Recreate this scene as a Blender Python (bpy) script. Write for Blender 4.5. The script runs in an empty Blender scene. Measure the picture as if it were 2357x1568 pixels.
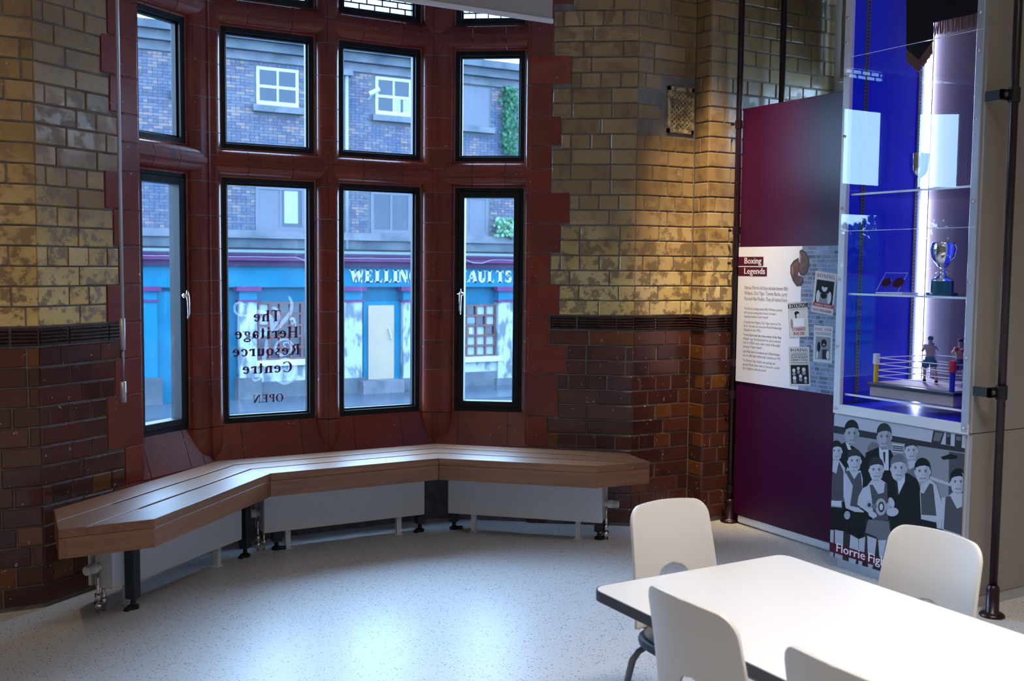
import bpy, bmesh, math, random
from mathutils import Matrix, Vector
random.seed(7)
S = bpy.context.scene
C = S.collection
# ------------------------------------------------------------------ camera
CF, PIT, ROL, CH, YAW = 2401.13, .0710, .0097, 1.5, .5245
FW = Vector((math.sin(YAW)*math.cos(PIT), math.cos(YAW)*math.cos(PIT), -math.sin(PIT)))
_rt = Vector((math.cos(YAW), -math.sin(YAW), 0)); _up = _rt.cross(FW)
RT = _rt*math.cos(ROL)+_up*math.sin(ROL); UP = _up*math.cos(ROL)-_rt*math.sin(ROL)
cam = bpy.data.cameras.new('camera'); cam.sensor_width = 36; cam.lens = CF/2357*36
cam.clip_end = 400
cam.dof.use_dof = True; cam.dof.focus_distance = 5.4; cam.dof.aperture_fstop = 5.0
cob = bpy.data.objects.new('camera', cam); C.objects.link(cob)
M = Matrix.Identity(4)
for i in range(3):
    M[i][0] = RT[i]; M[i][1] = UP[i]; M[i][2] = -FW[i]
M[2][3] = CH
cob.matrix_world = M
S.camera = cob
CO = Vector((0, 0, CH))
def ray(u, v): return FW*CF+RT*(u-1178.5)-UP*(v-784)
def on_y(u, v, Y): d = ray(u, v); return CO+d*(Y/d.y)
def on_x(u, v, X): d = ray(u, v); return CO+d*(X/d.x)
def on_z(u, v, Z): d = ray(u, v); return CO+d*((Z-CH)/d.z)
# ------------------------------------------------------------------ sky, exposure
W = bpy.data.worlds.new('overcast_sky'); S.world = W; W.use_nodes = True
bg = W.node_tree.nodes['Background']
bg.inputs[0].default_value = (.37, .63, 1.0, 1); bg.inputs[1].default_value = 22.0
S.view_settings.view_transform = 'Standard'; S.view_settings.look = 'None'
S.view_settings.exposure = 0.0; S.view_settings.gamma = 1.0; S.view_settings.use_curve_mapping = False
S.cycles.use_denoising = True
S.cycles.max_bounces = 8; S.cycles.transparent_max_bounces = 16
S.cycles.sample_clamp_indirect = 8.0
# ------------------------------------------------------------------ helpers
def put(o, parent=None):
    C.objects.link(o)
    if parent is not None: o.parent = parent
    return o
def mk(name, V, F, m, parent=None, smooth=False, loc=None, rot=None):
    me = bpy.data.meshes.new(name); me.from_pydata([tuple(v) for v in V], [], F)
    for x in (m if isinstance(m, (list, tuple)) else [m]): me.materials.append(x)
    if smooth: me.polygons.foreach_set('use_smooth', [True]*len(me.polygons))
    me.validate(); me.update()
    o = bpy.data.objects.new(name, me); put(o, parent)
    if loc is not None: o.location = loc
    if rot is not None: o.rotation_euler = rot
    return o
def fix(o):
    bm = bmesh.new(); bm.from_mesh(o.data); bmesh.ops.recalc_face_normals(bm, faces=bm.faces[:])
    bm.to_mesh(o.data); bm.free(); return o
def tag(o, label=None, cat=None, group=None, kind=None):
    if label: o['label'] = label
    if cat: o['category'] = cat
    if group: o['group'] = group
    if kind: o['kind'] = kind
    return o
def empty(name, loc=(0, 0, 0), rz=0, **k):
    o = bpy.data.objects.new(name, None); o.empty_display_size = .1; put(o)
    o.location = loc; o.rotation_euler = (0, 0, rz); tag(o, **k); return o
def bev(o, w=.004, seg=2):
    b = o.modifiers.new('bevel', 'BEVEL'); b.width = w; b.segments = seg; b.limit_method = 'ANGLE'; b.angle_limit = .6
    return o
BF = [(0, 3, 2, 1), (4, 5, 6, 7), (0, 1, 5, 4), (1, 2, 6, 5), (2, 3, 7, 6), (3, 0, 4, 7)]
def bxv(x0, x1, y0, y1, z0, z1):
    return [(x0, y0, z0), (x1, y0, z0), (x1, y1, z0), (x0, y1, z0), (x0, y0, z1), (x1, y0, z1), (x1, y1, z1), (x0, y1, z1)]
def box(name, x0, x1, y0, y1, z0, z1, m, parent=None, b=0):
    o = mk(name, bxv(min(x0,x1), max(x0,x1), min(y0,y1), max(y0,y1), min(z0,z1), max(z0,z1)), BF, m, parent)
    if b: bev(o, b)
    return o
class MB:
    def __init__(s): s.v = []; s.f = []; s.mi = []
    def add(s, V, F, mi=0):
        n = len(s.v); s.v += [tuple(v) for v in V]; s.f += [tuple(i+n for i in f) for f in F]; s.mi += [mi]*len(F); return s
    def box(s, x0, x1, y0, y1, z0, z1, mi=0): return s.add(bxv(x0, x1, y0, y1, z0, z1), BF, mi)
    def tube(s, P, r, n=10, mi=0, cap=True):
        P = [Vector(p) for p in P]; V = []; F = []
        up = None
        for i, p in enumerate(P):
            t = (P[min(i+1, len(P)-1)]-P[max(i-1, 0)]).normalized()
            if up is None:
                a = Vector((0, 0, 1)) if abs(t.z) < .9 else Vector((1, 0, 0))
                up = (a-t*a.dot(t)).normalized()
            else: up = (up-t*up.dot(t)).normalized()
            w = t.cross(up); rr = r[i] if isinstance(r, (list, tuple)) else r
            for k in range(n):
                a = 2*math.pi*k/n; V.append(p+(up*math.cos(a)+w*math.sin(a))*rr)
        for i in range(len(P)-1):
            for k in range(n):
                k2 = (k+1) % n; F.append((i*n+k, i*n+k2, (i+1)*n+k2, (i+1)*n+k))
        if cap: F.append(tuple(range(n))[::-1]); F.append(tuple((len(P)-1)*n+k for k in range(n)))
        return s.add(V, F, mi)
    def lathe(s, prof, c=(0, 0, 0), n=24, mi=0, ax='z'):
        V = []; F = []
        for r, h in prof:
            for k in range(n):
                a = 2*math.pi*k/n; x, y = r*math.cos(a), r*math.sin(a)
                V.append((c[0]+x, c[1]+y, c[2]+h) if ax == 'z' else (c[0]+h, c[1]+x, c[2]+y))
        for i in range(len(prof)-1):
            for k in range(n):
                k2 = (k+1) % n; F.append((i*n+k, i*n+k2, (i+1)*n+k2, (i+1)*n+k))
        return s.add(V, F, mi)
    def prism(s, poly, z0, z1, mi=0):
        n = len(poly); V = [(p[0], p[1], z0) for p in poly]+[(p[0], p[1], z1) for p in poly]
        F = [tuple(range(n))[::-1], tuple(range(n, 2*n))]+[(i, (i+1) % n, (i+1) % n+n, i+n) for i in range(n)]
        return s.add(V, F, mi)
    def build(s, name, m, parent=None, smooth=False, loc=None, rot=None, recalc=True):
        o = mk(name, s.v, s.f, m, parent, smooth, loc, rot)
        if isinstance(m, (list, tuple)) and len(m) > 1 and len(o.data.polygons) == len(s.mi):
            o.data.polygons.foreach_set('material_index', s.mi)
        return fix(o) if recalc else o
def prism(name, poly, z0, z1, m, parent=None, b=0):
    o = MB().prism(poly, z0, z1).build(name, m, parent)
    if b: bev(o, b)
    return o
def arc(n, a0=0, a1=2*math.pi): return [a0+(a1-a0)*i/(n-1) for i in range(n)]
# ------------------------------------------------------------------ materials
def new(name):
    m = bpy.data.materials.new(name); m.use_nodes = True; nt = m.node_tree
    return m, nt, nt.nodes['Principled BSDF']
def N(nt, t, **k):
    n = nt.nodes.new(t)
    for a, b in k.items(): setattr(n, a, b)
    return n
def inp(nt, node, i, v):
    if hasattr(v, 'is_output'): nt.links.new(v, node.inputs[i])
    else: node.inputs[i].default_value = v
def mixc(nt, f, a, b, mode='MIX'):
    n = N(nt, 'ShaderNodeMix', data_type='RGBA', blend_type=mode); inp(nt, n, 0, f)
    for i, c in ((6, a), (7, b)): inp(nt, n, i, c if hasattr(c, 'is_output') else (*c, 1))
    return n.outputs[2]
def ramp(nt, v, a, b, lo=0., hi=1.):
    n = N(nt, 'ShaderNodeMapRange'); inp(nt, n, 0, v); n.inputs[1].default_value = a; n.inputs[2].default_value = b
    n.inputs[3].default_value = lo; n.inputs[4].default_value = hi; return n.outputs[0]
def math_(nt, op, a, b=0.):
    n = N(nt, 'ShaderNodeMath', operation=op); inp(nt, n, 0, a); inp(nt, n, 1, b); return n.outputs[0]
def pos(nt): return N(nt, 'ShaderNodeNewGeometry').outputs['Position']
def noise(nt, v, sc, det=3., rough=.55, out=0):
    n = N(nt, 'ShaderNodeTexNoise'); nt.links.new(v, n.inputs['Vector']); n.inputs['Scale'].default_value = sc
    n.inputs['Detail'].default_value = det; n.inputs['Roughness'].default_value = rough; return n.outputs[out]
def scaled(nt, v, s):
    n = N(nt, 'ShaderNodeMapping'); nt.links.new(v, n.inputs[0]); n.inputs['Scale'].default_value = s; return n.outputs[0]
def bump(nt, bs, h, st=.3, d=.01):
    n = N(nt, 'ShaderNodeBump'); nt.links.new(h, n.inputs['Height']); n.inputs['Strength'].default_value = st
    n.inputs['Distance'].default_value = d; nt.links.new(n.outputs[0], bs.inputs['Normal'])
def rnd(nt):
    a = N(nt, 'ShaderNodeObjectInfo').outputs['Random']; b = N(nt, 'ShaderNodeNewGeometry').outputs['Random Per Island']
    return math_(nt, 'FRACT', math_(nt, 'ADD', a, b))
def pm(name, col, rough=.5, metal=0., spec=.5, col2=None, ns=6., lo=.4, hi=.65, var=0., coat=0., bs=0., bscale=60., emit=None, es=0., sc=None):
    m, nt, b = new(name)
    b.inputs['Roughness'].default_value = rough; b.inputs['Metallic'].default_value = metal
    b.inputs['Specular IOR Level'].default_value = spec; b.inputs['Coat Weight'].default_value = coat
    b.inputs['Coat Roughness'].default_value = .08
    c = None; P = pos(nt)
    if sc: P = scaled(nt, P, sc)
    if col2 is not None: c = mixc(nt, ramp(nt, noise(nt, P, ns), lo, hi), col, col2)
    if var: c = mixc(nt, 1., c if c is not None else col, mixc(nt, rnd(nt), (1-var,)*3, (1+var,)*3), 'MULTIPLY')
    if c is None: b.inputs['Base Color'].default_value = (*col, 1)
    else: nt.links.new(c, b.inputs['Base Color'])
    if bs: bump(nt, b, noise(nt, P, bscale, 3), bs, .004)
    if emit: b.inputs['Emission Color'].default_value = (*emit, 1); b.inputs['Emission Strength'].default_value = es
    return m
def m_yellow():
    m, nt, b = new('glazed_yellow_brick'); P = pos(nt)
    r = rnd(nt)
    base = mixc(nt, r, (.66, .46, .17), (.70, .54, .27))
    off = N(nt, 'ShaderNodeVectorMath', operation='ADD'); nt.links.new(P, off.inputs[0]); sc_ = math_(nt, 'MULTIPLY', r, 37.); nt.links.new(sc_, off.inputs[1])   # each brick worn in its own way
    wear = ramp(nt, noise(nt, off.outputs[0], 14., 5., .65), .48, .56)
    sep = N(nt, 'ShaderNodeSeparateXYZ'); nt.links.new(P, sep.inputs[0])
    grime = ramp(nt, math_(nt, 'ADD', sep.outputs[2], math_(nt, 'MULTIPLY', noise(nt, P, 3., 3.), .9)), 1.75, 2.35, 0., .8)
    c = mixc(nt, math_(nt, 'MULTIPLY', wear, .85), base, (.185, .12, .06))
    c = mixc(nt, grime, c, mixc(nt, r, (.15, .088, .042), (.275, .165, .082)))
    c = mixc(nt, ramp(nt, noise(nt, P, 60., 2.), .70, .74, 0, .7), c, (.5, .45, .38))
    nt.links.new(c, b.inputs['Base Color'])
    nt.links.new(ramp(nt, wear, 0, 1, .22, .5), b.inputs['Roughness'])
    bump(nt, b, noise(nt, P, 25., 4.), .25, .004); return m
def m_brown():
    m, nt, b = new('glazed_brown_brick'); P = pos(nt); r = rnd(nt)
    c = mixc(nt, r, (.105, .032, .020), (.045, .016, .014))
    c = mixc(nt, ramp(nt, r, .86, .92), c, (.16, .055, .014))
    c = mixc(nt, ramp(nt, noise(nt, P, 5., 4.), .5, .7, 0, .6), c, (.125, .036, .021))
    c = mixc(nt, ramp(nt, noise(nt, P, 42., 3.), .685, .71), c, (.42, .36, .30))
    nt.links.new(c, b.inputs['Base Color']); b.inputs['Roughness'].default_value = .2
    bump(nt, b, noise(nt, P, 22., 3.), .25, .004); return m
def m_terra():
    m, nt, b = new('glazed_red_terracotta'); P = pos(nt); r = rnd(nt)
    c = mixc(nt, r, (.215, .031, .020), (.150, .028, .022))
    c = mixc(nt, ramp(nt, noise(nt, P, 4., 4.), .45, .7, 0, .7), c, (.245, .050, .018))
    c = mixc(nt, ramp(nt, noise(nt, P, 9., 4.), .64, .72, 0, .7), c, (.06, .02, .028))
    c = mixc(nt, ramp(nt, noise(nt, P, 55., 2.), .72, .75, 0, .8), c, (.45, .38, .30))
    nt.links.new(c, b.inputs['Base Color']); b.inputs['Roughness'].default_value = .27; b.inputs['Specular IOR Level'].default_value = .4
    bump(nt, b, noise(nt, P, 14., 3.), .18, .005); return m
def m_floor():
    m, nt, b = new('speckled_vinyl'); P = pos(nt)
    def speck(sc, th, vecs):
        v = N(nt, 'ShaderNodeTexVoronoi'); nt.links.new(scaled(nt, P, vecs), v.inputs['Vector']); v.inputs['Scale'].default_value = sc
        s = N(nt, 'ShaderNodeSeparateColor'); nt.links.new(v.outputs['Color'], s.inputs[0])
        return math_(nt, 'MULTIPLY', math_(nt, 'LESS_THAN', v.outputs['Distance'], th), math_(nt, 'GREATER_THAN', s.outputs[0], .42))
    c = mixc(nt, noise(nt, P, 2., 2.), (.60, .57, .55), (.55, .53, .52))
    c = mixc(nt, math_(nt, 'MULTIPLY', speck(80., .24, (1, 1.3, 1)), .9), c, (.09, .09, .12))
    c = mixc(nt, math_(nt, 'MULTIPLY', speck(46., .17, (1.2, 1, 1)), .95), c, (.05, .05, .07))
    c = mixc(nt, math_(nt, 'MULTIPLY', speck(120., .22, (1, 1, 1)), .5), c, (.8, .78, .76))
    nt.links.new(c, b.inputs['Base Color']); b.inputs['Roughness'].default_value = .38; return m
def m_wood():
    m, nt, b = new('oiled_oak'); T = N(nt, 'ShaderNodeTexCoord'); O = T.outputs['Object']
    g = noise(nt, scaled(nt, O, (2.2, 60., 60.)), 1., 4., .6)
    c = mixc(nt, ramp(nt, g, .35, .68), (.27, .105, .034), (.165, .058, .018))
    c = mixc(nt, 1., c, mixc(nt, rnd(nt), (.88,)*3, (1.1,)*3), 'MULTIPLY')
    nt.links.new(c, b.inputs['Base Color']); b.inputs['Roughness'].default_value = .5; b.inputs['Coat Weight'].default_value = .55; b.inputs['Coat Roughness'].default_value = .36
    bump(nt, b, g, .12, .002); return m
def m_glass(name, tint=(1, 1, 1), refl=1.0, rain=0., ior=1.5):
    m, nt, b = new(name); nt.nodes.remove(b); out = nt.nodes['Material Output']
    tr = N(nt, 'ShaderNodeBsdfTransparent'); tr.inputs[0].default_value = (*tint, 1)
    gl = N(nt, 'ShaderNodeBsdfGlossy'); gl.inputs['Roughness'].default_value = .0
    fr = N(nt, 'ShaderNodeFresnel'); bf = N(nt, 'ShaderNodeNewGeometry').outputs['Backfacing']   # thin sheet: same on both faces
    nt.links.new(math_(nt, 'ADD', math_(nt, 'MULTIPLY', bf, 1/ior-ior), ior), fr.inputs[0])
    mx = N(nt, 'ShaderNodeMixShader'); nt.links.new(math_(nt, 'MULTIPLY', fr.outputs[0], refl), mx.inputs[0])
    nt.links.new(tr.outputs[0], mx.inputs[1]); nt.links.new(gl.outputs[0], mx.inputs[2]); sh = mx.outputs[0]
    if rain:
        P = pos(nt); df = N(nt, 'ShaderNodeBsdfTranslucent'); df.inputs[0].default_value = (.9, .95, 1, 1)
        a = ramp(nt, noise(nt, P, 330., 2., .7), .60, .66); bb = ramp(nt, noise(nt, scaled(nt, P, (90, 90, 6)), 1., 3.), .55, .75, 0, .5)
        big = ramp(nt, noise(nt, P, 4., 3.), .4, .65, .15, 1.)
        f = math_(nt, 'MULTIPLY', math_(nt, 'ADD', math_(nt, 'MAXIMUM', a, bb), .12), math_(nt, 'MULTIPLY', big, rain))
        m2 = N(nt, 'ShaderNodeMixShader'); nt.links.new(f, m2.inputs[0]); nt.links.new(sh, m2.inputs[1]); nt.links.new(df.outputs[0], m2.inputs[2]); sh = m2.outputs[0]
    nt.links.new(sh, out.inputs[0]); return m
def m_emit(name, col, st):
    m, nt, b = new(name); b.inputs['Base Color'].default_value = (*col, 1)
    b.inputs['Emission Color'].default_value = (*col, 1); b.inputs['Emission Strength'].default_value = st; return m
def m_bbrick():
    m, nt, b = new('sooty_facade_brick'); P = pos(nt); r = rnd(nt)
    c = mixc(nt, r, (0.0312, 0.0314, 0.0472), (0.0529, 0.0560, 0.0707))
    c = mixc(nt, ramp(nt, r, .75, .8), c, (0.0755, 0.0577, 0.0564))
    c = mixc(nt, ramp(nt, noise(nt, P, 1.1, 4.), .48, .62, 0, .8), c, (0.0176, 0.0298, 0.0550))
    nt.links.new(c, b.inputs['Base Color']); b.inputs['Roughness'].default_value = .75; b.inputs['Specular IOR Level'].default_value = .06; return m
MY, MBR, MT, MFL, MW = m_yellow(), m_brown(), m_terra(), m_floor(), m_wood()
MMORT = pm('grey_mortar', (.20, .18, .17), .9, col2=(.14, .125, .12), ns=18., bs=.4)
MDMORT = pm('warm_grey_mortar', (.19, .165, .155), .9, col2=(.13, .11, .105), ns=14., bs=.4)
MBAND = pm('dark_ribbed_brick', (.022, .009, .008), .22, col2=(.045, .016, .012), ns=20.)
MBLK = pm('black_aluminium', (.004, .005, .007), .5, spec=.3)
MGL = m_glass('wet_window_glass', (.97, .99, 1.), 1., .035)
MOBS = pm('obscured_glass', (.85, .9, .95), .3); MOBS.node_tree.nodes['Principled BSDF'].inputs['Transmission Weight'].default_value = .9
MLEAD = pm('lead_came', (.02, .022, .025), .6)
MCHR = pm('polished_chrome', (.75, .77, .8), .12, 1.)
MSIL = pm('silver_plate', (.86, .85, .84), .07, 1.)
MSTL = pm('grey_steel_tube', (.22, .215, .22), .35, .6)
MWHT = pm('white_enamel', (.70, .72, .76), .35)
MIVO = pm('ivory_plastic', (.72, .70, .66), .4)
MDKS = pm('dark_green_black_steel', (.012, .022, .03), .45)
MBLKP = pm('black_rubber', (.008, .008, .009), .5)
MPUR = pm('plum_panel', (.050, .003, .031), .28, spec=.3)
MPURP = pm('plum_painted_steel', (.016, .0025, .008), .32)
MBEI = pm('beige_laminate', (.30, .27, .25), .55)
MGREYB = pm('blind_fabric', (.36, .325, .31), .85, bs=.3, bscale=300.)
MALU = pm('satin_aluminium', (.5, .5, .54), .4, .5)
MCHAIR = pm('white_polypropylene', (.80, .775, .745), .34)
MTOP = pm('white_laminate', (.86, .84, .83), .28)
MEDGE = pm('slate_edge_band', (.075, .075, .095), .5)
MSEAT = pm('dark_seat_edge', (.02, .03, .045), .5); MPAD = pm('grey_green_upholstery', (.12, .125, .115), .8, bs=.4, bscale=250.)
MPLAS = pm('cream_plaster', (.52, .47, .40), .85)
MCEIL = pm('white_ceiling', (.75, .73, .70), .9)
# ------------------------------------------------------------------ room shell
XW, YS, ZC = -3.6, -4.2, 4.3
floor = box('floor', XW-.3, 5.3, YS-.3, 5.75, -.25, 0, MFL); tag(floor, 'pale speckled vinyl floor with dark flecks', 'floor', kind='structure')
ceil = box('ceiling', XW-.3, 5.3, YS-.3, 6.1, ZC, ZC+.2, MCEIL); tag(ceil, 'plain white ceiling above the room', 'ceiling', kind='structure')
L0, L1, R1, R0 = Vector((.475, 4.86)), Vector((1.371, 5.5)), Vector((2.659, 5.5)), Vector((3.593, 4.82))
Z1, Z2, Z3, Z4 = 2.737, 2.107, 1.953, .640
ZT0, ZT1 = 2.89, 3.62            # leaded top lights
FD = .073                        # set-back of the window frames
CC, ZB = .0861, 1.136            # brick course, underside of the ribbed band
class Facet:
    def __init__(s, A, B):
        s.A = A; s.d = (B-A).normalized(); s.n = Vector((s.d.y, -s.d.x)); s.L = (B-A).length; s.ang = math.atan2(s.d.y, s.d.x)
    def p(s, u, d=0.): return s.A+s.d*u+s.n*d          # d > 0 towards the room
    def P3(s, u, d, z): q = s.p(u, d); return Vector((q.x, q.y, z))
    def block(s, mb, u0, u1, d0, d1, z0, z1, mi=0):
        q = [s.p(u0, d1), s.p(u1, d1), s.p(u1, d0), s.p(u0, d0)]
        return mb.prism([(a.x, a.y) for a in q], z0, z1, mi)
fL, fM, fR = Facet(L0, L1), Facet(L1, R1), Facet(R1, R0)
fWL = Facet(Vector((XW, 4.86)), L0)
fB1 = Facet(R0, Vector((4.012, 4.82))); fRet = Facet(Vector((4.012, 4.82)), Vector((4.012, 4.69))); fB2 = Facet(Vector((4.012, 4.69)), Vector((5.0, 4.69)))
def struct(name, mb, m, label, cat): o = mb.build(name, m); tag(o, label, cat, kind='structure'); return o
wl = struct('wall_left', fWL.block(MB(), -.3, fWL.L, -.35, 0, 0, ZC), MMORT, 'yellow and brown glazed brick wall at the far left', 'wall')
mb = MB(); fL.block(mb, 0, .575, -.30, 0, 0, ZC); fL.block(mb, .575, fL.L, -.30, -.004, ZT1+.12, ZC); fL.block(mb, .575, fL.L, -.3, -.02, 0, .46)
mb.prism([(.475, 4.86), (.475, 5.21), (.30, 5.21), (.30, 4.87)], 0, ZC)
wbl = struct('wall_bay_left', mb, MDMORT, 'slanted brick wall with red quoins left of the bay', 'wall')
mb = MB(); fR.block(mb, .56, fR.L, -.30, 0, 0, ZC); fR.block(mb, 0, .56, -.30, -.004, ZT1+.12, ZC); fR.block(mb, 0, .56, -.3, -.02, 0, .46)
wbr = struct('wall_bay_right', mb, MDMORT, 'slanted brick wall with red quoins right of the bay', 'wall')
mb = MB(); fM.block(mb, -.15, fM.L+.15, -.30, -.004, ZT1+.12, ZC); fM.block(mb, -.1, fM.L+.1, -.3, -.02, 0, .46)
wbm = struct('wall_bay_back', mb, MDMORT, 'wall above and below the middle bay windows', 'wall')
mb = MB(); mb.prism([(3.593, 4.82), (4.012, 4.82), (4.012, 4.69), (5.0, 4.69), (5.3, 4.69), (5.3, 5.3), (3.75, 5.3), (3.70, 5.05)], 0, ZC)
wr = struct('wall_right', mb, MMORT, 'brick pier wall stepping forward at the right of the bay', 'wall')
mb = MB()
for Cn, fa, ua, fb_, ub in ((L1, fL, fL.L, fM, 0.), (R1, fM, fM.L, fR, 0.)):
    pts = [Cn+Vector((0, .03)), fa.p(ua-.06, -.03), fa.p(ua-.06, -.30), fa.p(ua, -.30), Cn+Vector((0, .32)), fb_.p(ub, -.30), fb_.p(ub+.06, -.30), fb_.p(ub+.06, -.03)]
    for z0, z1 in ((0, .46), (ZT1+.12, ZC)): mb.prism([(p.x, p.y) for p in pts], z0, z1)
wcn = struct('wall_bay_corners', mb, MDMORT, 'masonry at the two inner angles of the bay', 'wall')
# far right wall with a leaded window, back wall, and the side wall with tall windows behind the viewer
RWY0, RWY1, RWZ0, RWZ1 = 3.55, 4.56, 2.28, 3.9
mb = MB(); mb.box(5.0, 5.3, YS, RWY0, 0, ZC); mb.box(5.0, 5.3, RWY1, 4.69, 0, ZC); mb.box(5.0, 5.3, RWY0, RWY1, 0, RWZ0); mb.box(5.0, 5.3, RWY0, RWY1, RWZ1, ZC)
wfr = struct('wall_far_right', mb, MPLAS, 'plastered side wall behind the display panels', 'wall')
mb = MB(); mb.box(XW-.3, 5.3, YS-.3, YS, 0, ZC)
wb = struct('wall_back', mb, MPLAS, 'plain plastered wall behind the viewer', 'wall')
mb = MB(); mb.box(XW-.3, XW, YS, 5.2, 0, .9); mb.box(XW-.3, XW, YS, 5.2, 3.7, ZC)
ywin = []
yy = YS
for a, b in ywin: mb.box(XW-.3, XW, yy, a, .9, 3.7); yy = b
mb.box(XW-.3, XW, yy, 5.2, .9, 3.7)
wls = struct('wall_side', mb, MPLAS, 'plain plastered side wall left of the viewer', 'wall')
# ------------------------------------------------------------------ bricks
_bm = {}
def brick_mesh(l, h, m, rib=False):
    k = (round(l*200), round(h*1000), m.name, rib)
    if k in _bm: return _bm[k]
    l = k[0]/200
    if not rib:
        a, c, y0, y1, y2 = l/2, h/2, .012, -.0035, -.0065; i = .0035
        V = [(-a, y0, -c), (a, y0, -c), (a, y0, c), (-a, y0, c), (-a, y1, -c), (a, y1, -c), (a, y1, c), (-a, y1, c),
             (-a+i, y2, -c+i), (a-i, y2, -c+i), (a-i, y2, c-i), (-a+i, y2, c-i)]
        F = [(0, 1, 5, 4), (1, 2, 6, 5), (2, 3, 7, 6), (3, 0, 4, 7), (4, 5, 9, 8), (5, 6, 10, 9), (6, 7, 11, 10), (7, 4, 8, 11), (8, 9, 10, 11)]
    else:
        pr = [(.012, -h/2)]
        for r in range(5):
            z0 = -h/2+h*r/5; g = h/5
            pr += [(-.002, z0+.001), (-.011, z0+g*.22), (-.013, z0+g*.5), (-.011, z0+g*.78), (-.002, z0+g-.001)]
        pr += [(.012, h/2)]; n = len(pr); V = [(-l/2, y, z) for y, z in pr]+[(l/2, y, z) for y, z in pr]
        F = [(i, i+n, i+n+1, i+1) for i in range(n-1)]+[tuple(range(n)), tuple(range(n, 2*n))[::-1]]
    me = bpy.data.meshes.new('ribbed_brick' if rib else 'brick'); me.from_pydata(V, [], F); me.materials.append(m); me.update()
    _bm[k] = me; return me
def lay(parent, f, u0f, u1f, ztop=3.25, holes=(), umin=None):
    rows = []
    z = ZB; k = 0
    while z > .02: rows.append((max(z-CC, 0.), z, MBR, k, False)); z -= CC; k += 1
    rows.append((ZB, ZB+CC, MBAND, 0, True)); z = ZB+CC; k = 0
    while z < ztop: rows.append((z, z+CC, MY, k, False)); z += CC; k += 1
    J = .0075
    for z0, z1, m, k, rib in rows:
        zm = (z0+z1)/2; u = u0f(zm); ue = u1f(zm)
        if umin is not None: u = max(u, umin)
        hdr = (not rib) and k % 4 == 3
        full = .112 if hdr else .226
        first = full*(.5 if (k % 2) else 1.)
        if not hdr and random.random() < .3: first = .112 if first > .15 else .17
        if rib: first = .16
        l = first
        while u < ue-.01:
            e = min(u+l, ue)
            if ue-e < .045: e = ue
            a, b = u+J/2, e-J/2
            if b-a > .012 and not any(b > h0+.01 and a < h1-.01 and z1 > h2+.01 and z0 < h3-.01 for h0, h1, h2, h3 in holes):
                o = bpy.data.objects.new('ribbed_brick' if rib else 'brick', brick_mesh(b-a, z1-z0-J, m, rib)); put(o, parent)
                q = f.p((a+b)/2, random.uniform(-.0015, .0015)); o.location = (q.x, q.y, zm); o.rotation_euler = (0, 0, f.ang)
            u = e
            l = full if (hdr or rib or random.random() > .14) else .112
QR = [(2.98, 3.25, .787), (2.71, 2.98, .677), (2.535, 2.71, .78), (2.358, 2.535, .674), (2.19, 2.358, .726), (2.06, 2.19, .672), (1.925, 2.06, .672), (1.745, 1.925, .779),
      (1.58, 1.745, .729), (1.40, 1.58, .674), (1.222, 1.40, .726), (1.05, 1.222, .672), (.88, 1.05, .771), (.63, .88, .726), (.45, .63, .668), (.20, .45, .74), (0., .20, .67)]
QL = [(2.71, 3.25, .36), (2.535, 2.71, .409), (2.358, 2.535, .367), (2.19, 2.358, .416), (2.06, 2.19, .464), (1.925, 2.06, .464), (1.745, 1.925, .378), (1.58, 1.745, .426),
      (1.40, 1.58, .456), (1.222, 1.40, .38), (1.05, 1.222, .455), (.88, 1.05, .42), (.63, .88, .37), (.45, .63, .473), (.2, .45, .40), (0., .20, .47)]
def qf(Q):
    def f(z):
        for a, b, u in Q:
            if a <= z < b: return u
        return Q[0][2]
    return f
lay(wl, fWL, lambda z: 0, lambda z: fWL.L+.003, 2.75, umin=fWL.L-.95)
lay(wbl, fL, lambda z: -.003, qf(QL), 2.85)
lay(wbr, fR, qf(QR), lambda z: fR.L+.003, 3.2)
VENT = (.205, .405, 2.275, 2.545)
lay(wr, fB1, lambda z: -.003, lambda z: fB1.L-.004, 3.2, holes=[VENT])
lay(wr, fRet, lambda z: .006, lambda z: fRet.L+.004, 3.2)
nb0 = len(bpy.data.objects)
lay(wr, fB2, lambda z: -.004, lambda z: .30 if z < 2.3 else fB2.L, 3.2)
# quoins
for Q, f, par, ue, sg in ((QR, fR, wbr, .545, 1), (QL, fL, wbl, .592, -1)):
    for a, b, u in Q:
        lo, hi = (ue, u) if sg > 0 else (u, ue)
        if a < .44: lo, hi = lo, hi
        mb = MB(); f.block(mb, lo+.003, hi-.003, -.02, .007, a+.003, b-.003)
        bev(mb.build('quoin_block', MT, par), .003, 2)
# ------------------------------------------------------------------ moulded terracotta tracery
def halfprof(Sx, D=FD):
    w = max(Sx-.026, .004); P = [(0, 0), (0, .014), (.008, .016), (.011, .024)]
    for i in range(1, 8):
        t = math.pi/2*i/7; P.append((.011+w*(1-math.cos(t)), .024+(D-.032)*math.sin(t)))
    return P+[(Sx-.012, D-.007), (Sx-.012, D), (Sx, D)]
trim = empty('trim_1', (2., 5.5, 0)); tag(trim, 'moulded dark red terracotta mullions and transoms of the bay', 'window tracery', kind='structure')
def local(o, par):
    o.matrix_parent_inverse = Matrix.Translation(-Vector(par.location)); return o
UW1, UW4 = (.612, .980), (.107, .509)      # window extents along the slanted facets
X2, X3 = (1.4425-L1.x, 1.9466-L1.x), (2.0955-L1.x, 2.5887-L1.x)
def plan(f, uf, us):   # half profile from frame edge uf towards us, in plan
    sg = 1 if us > uf else -1
    return [f.p(uf+sg*s, -FD+d) for s, d in halfprof(abs(us-uf))]
def backp(f, u): return f.p(u, -FD-.055)
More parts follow.
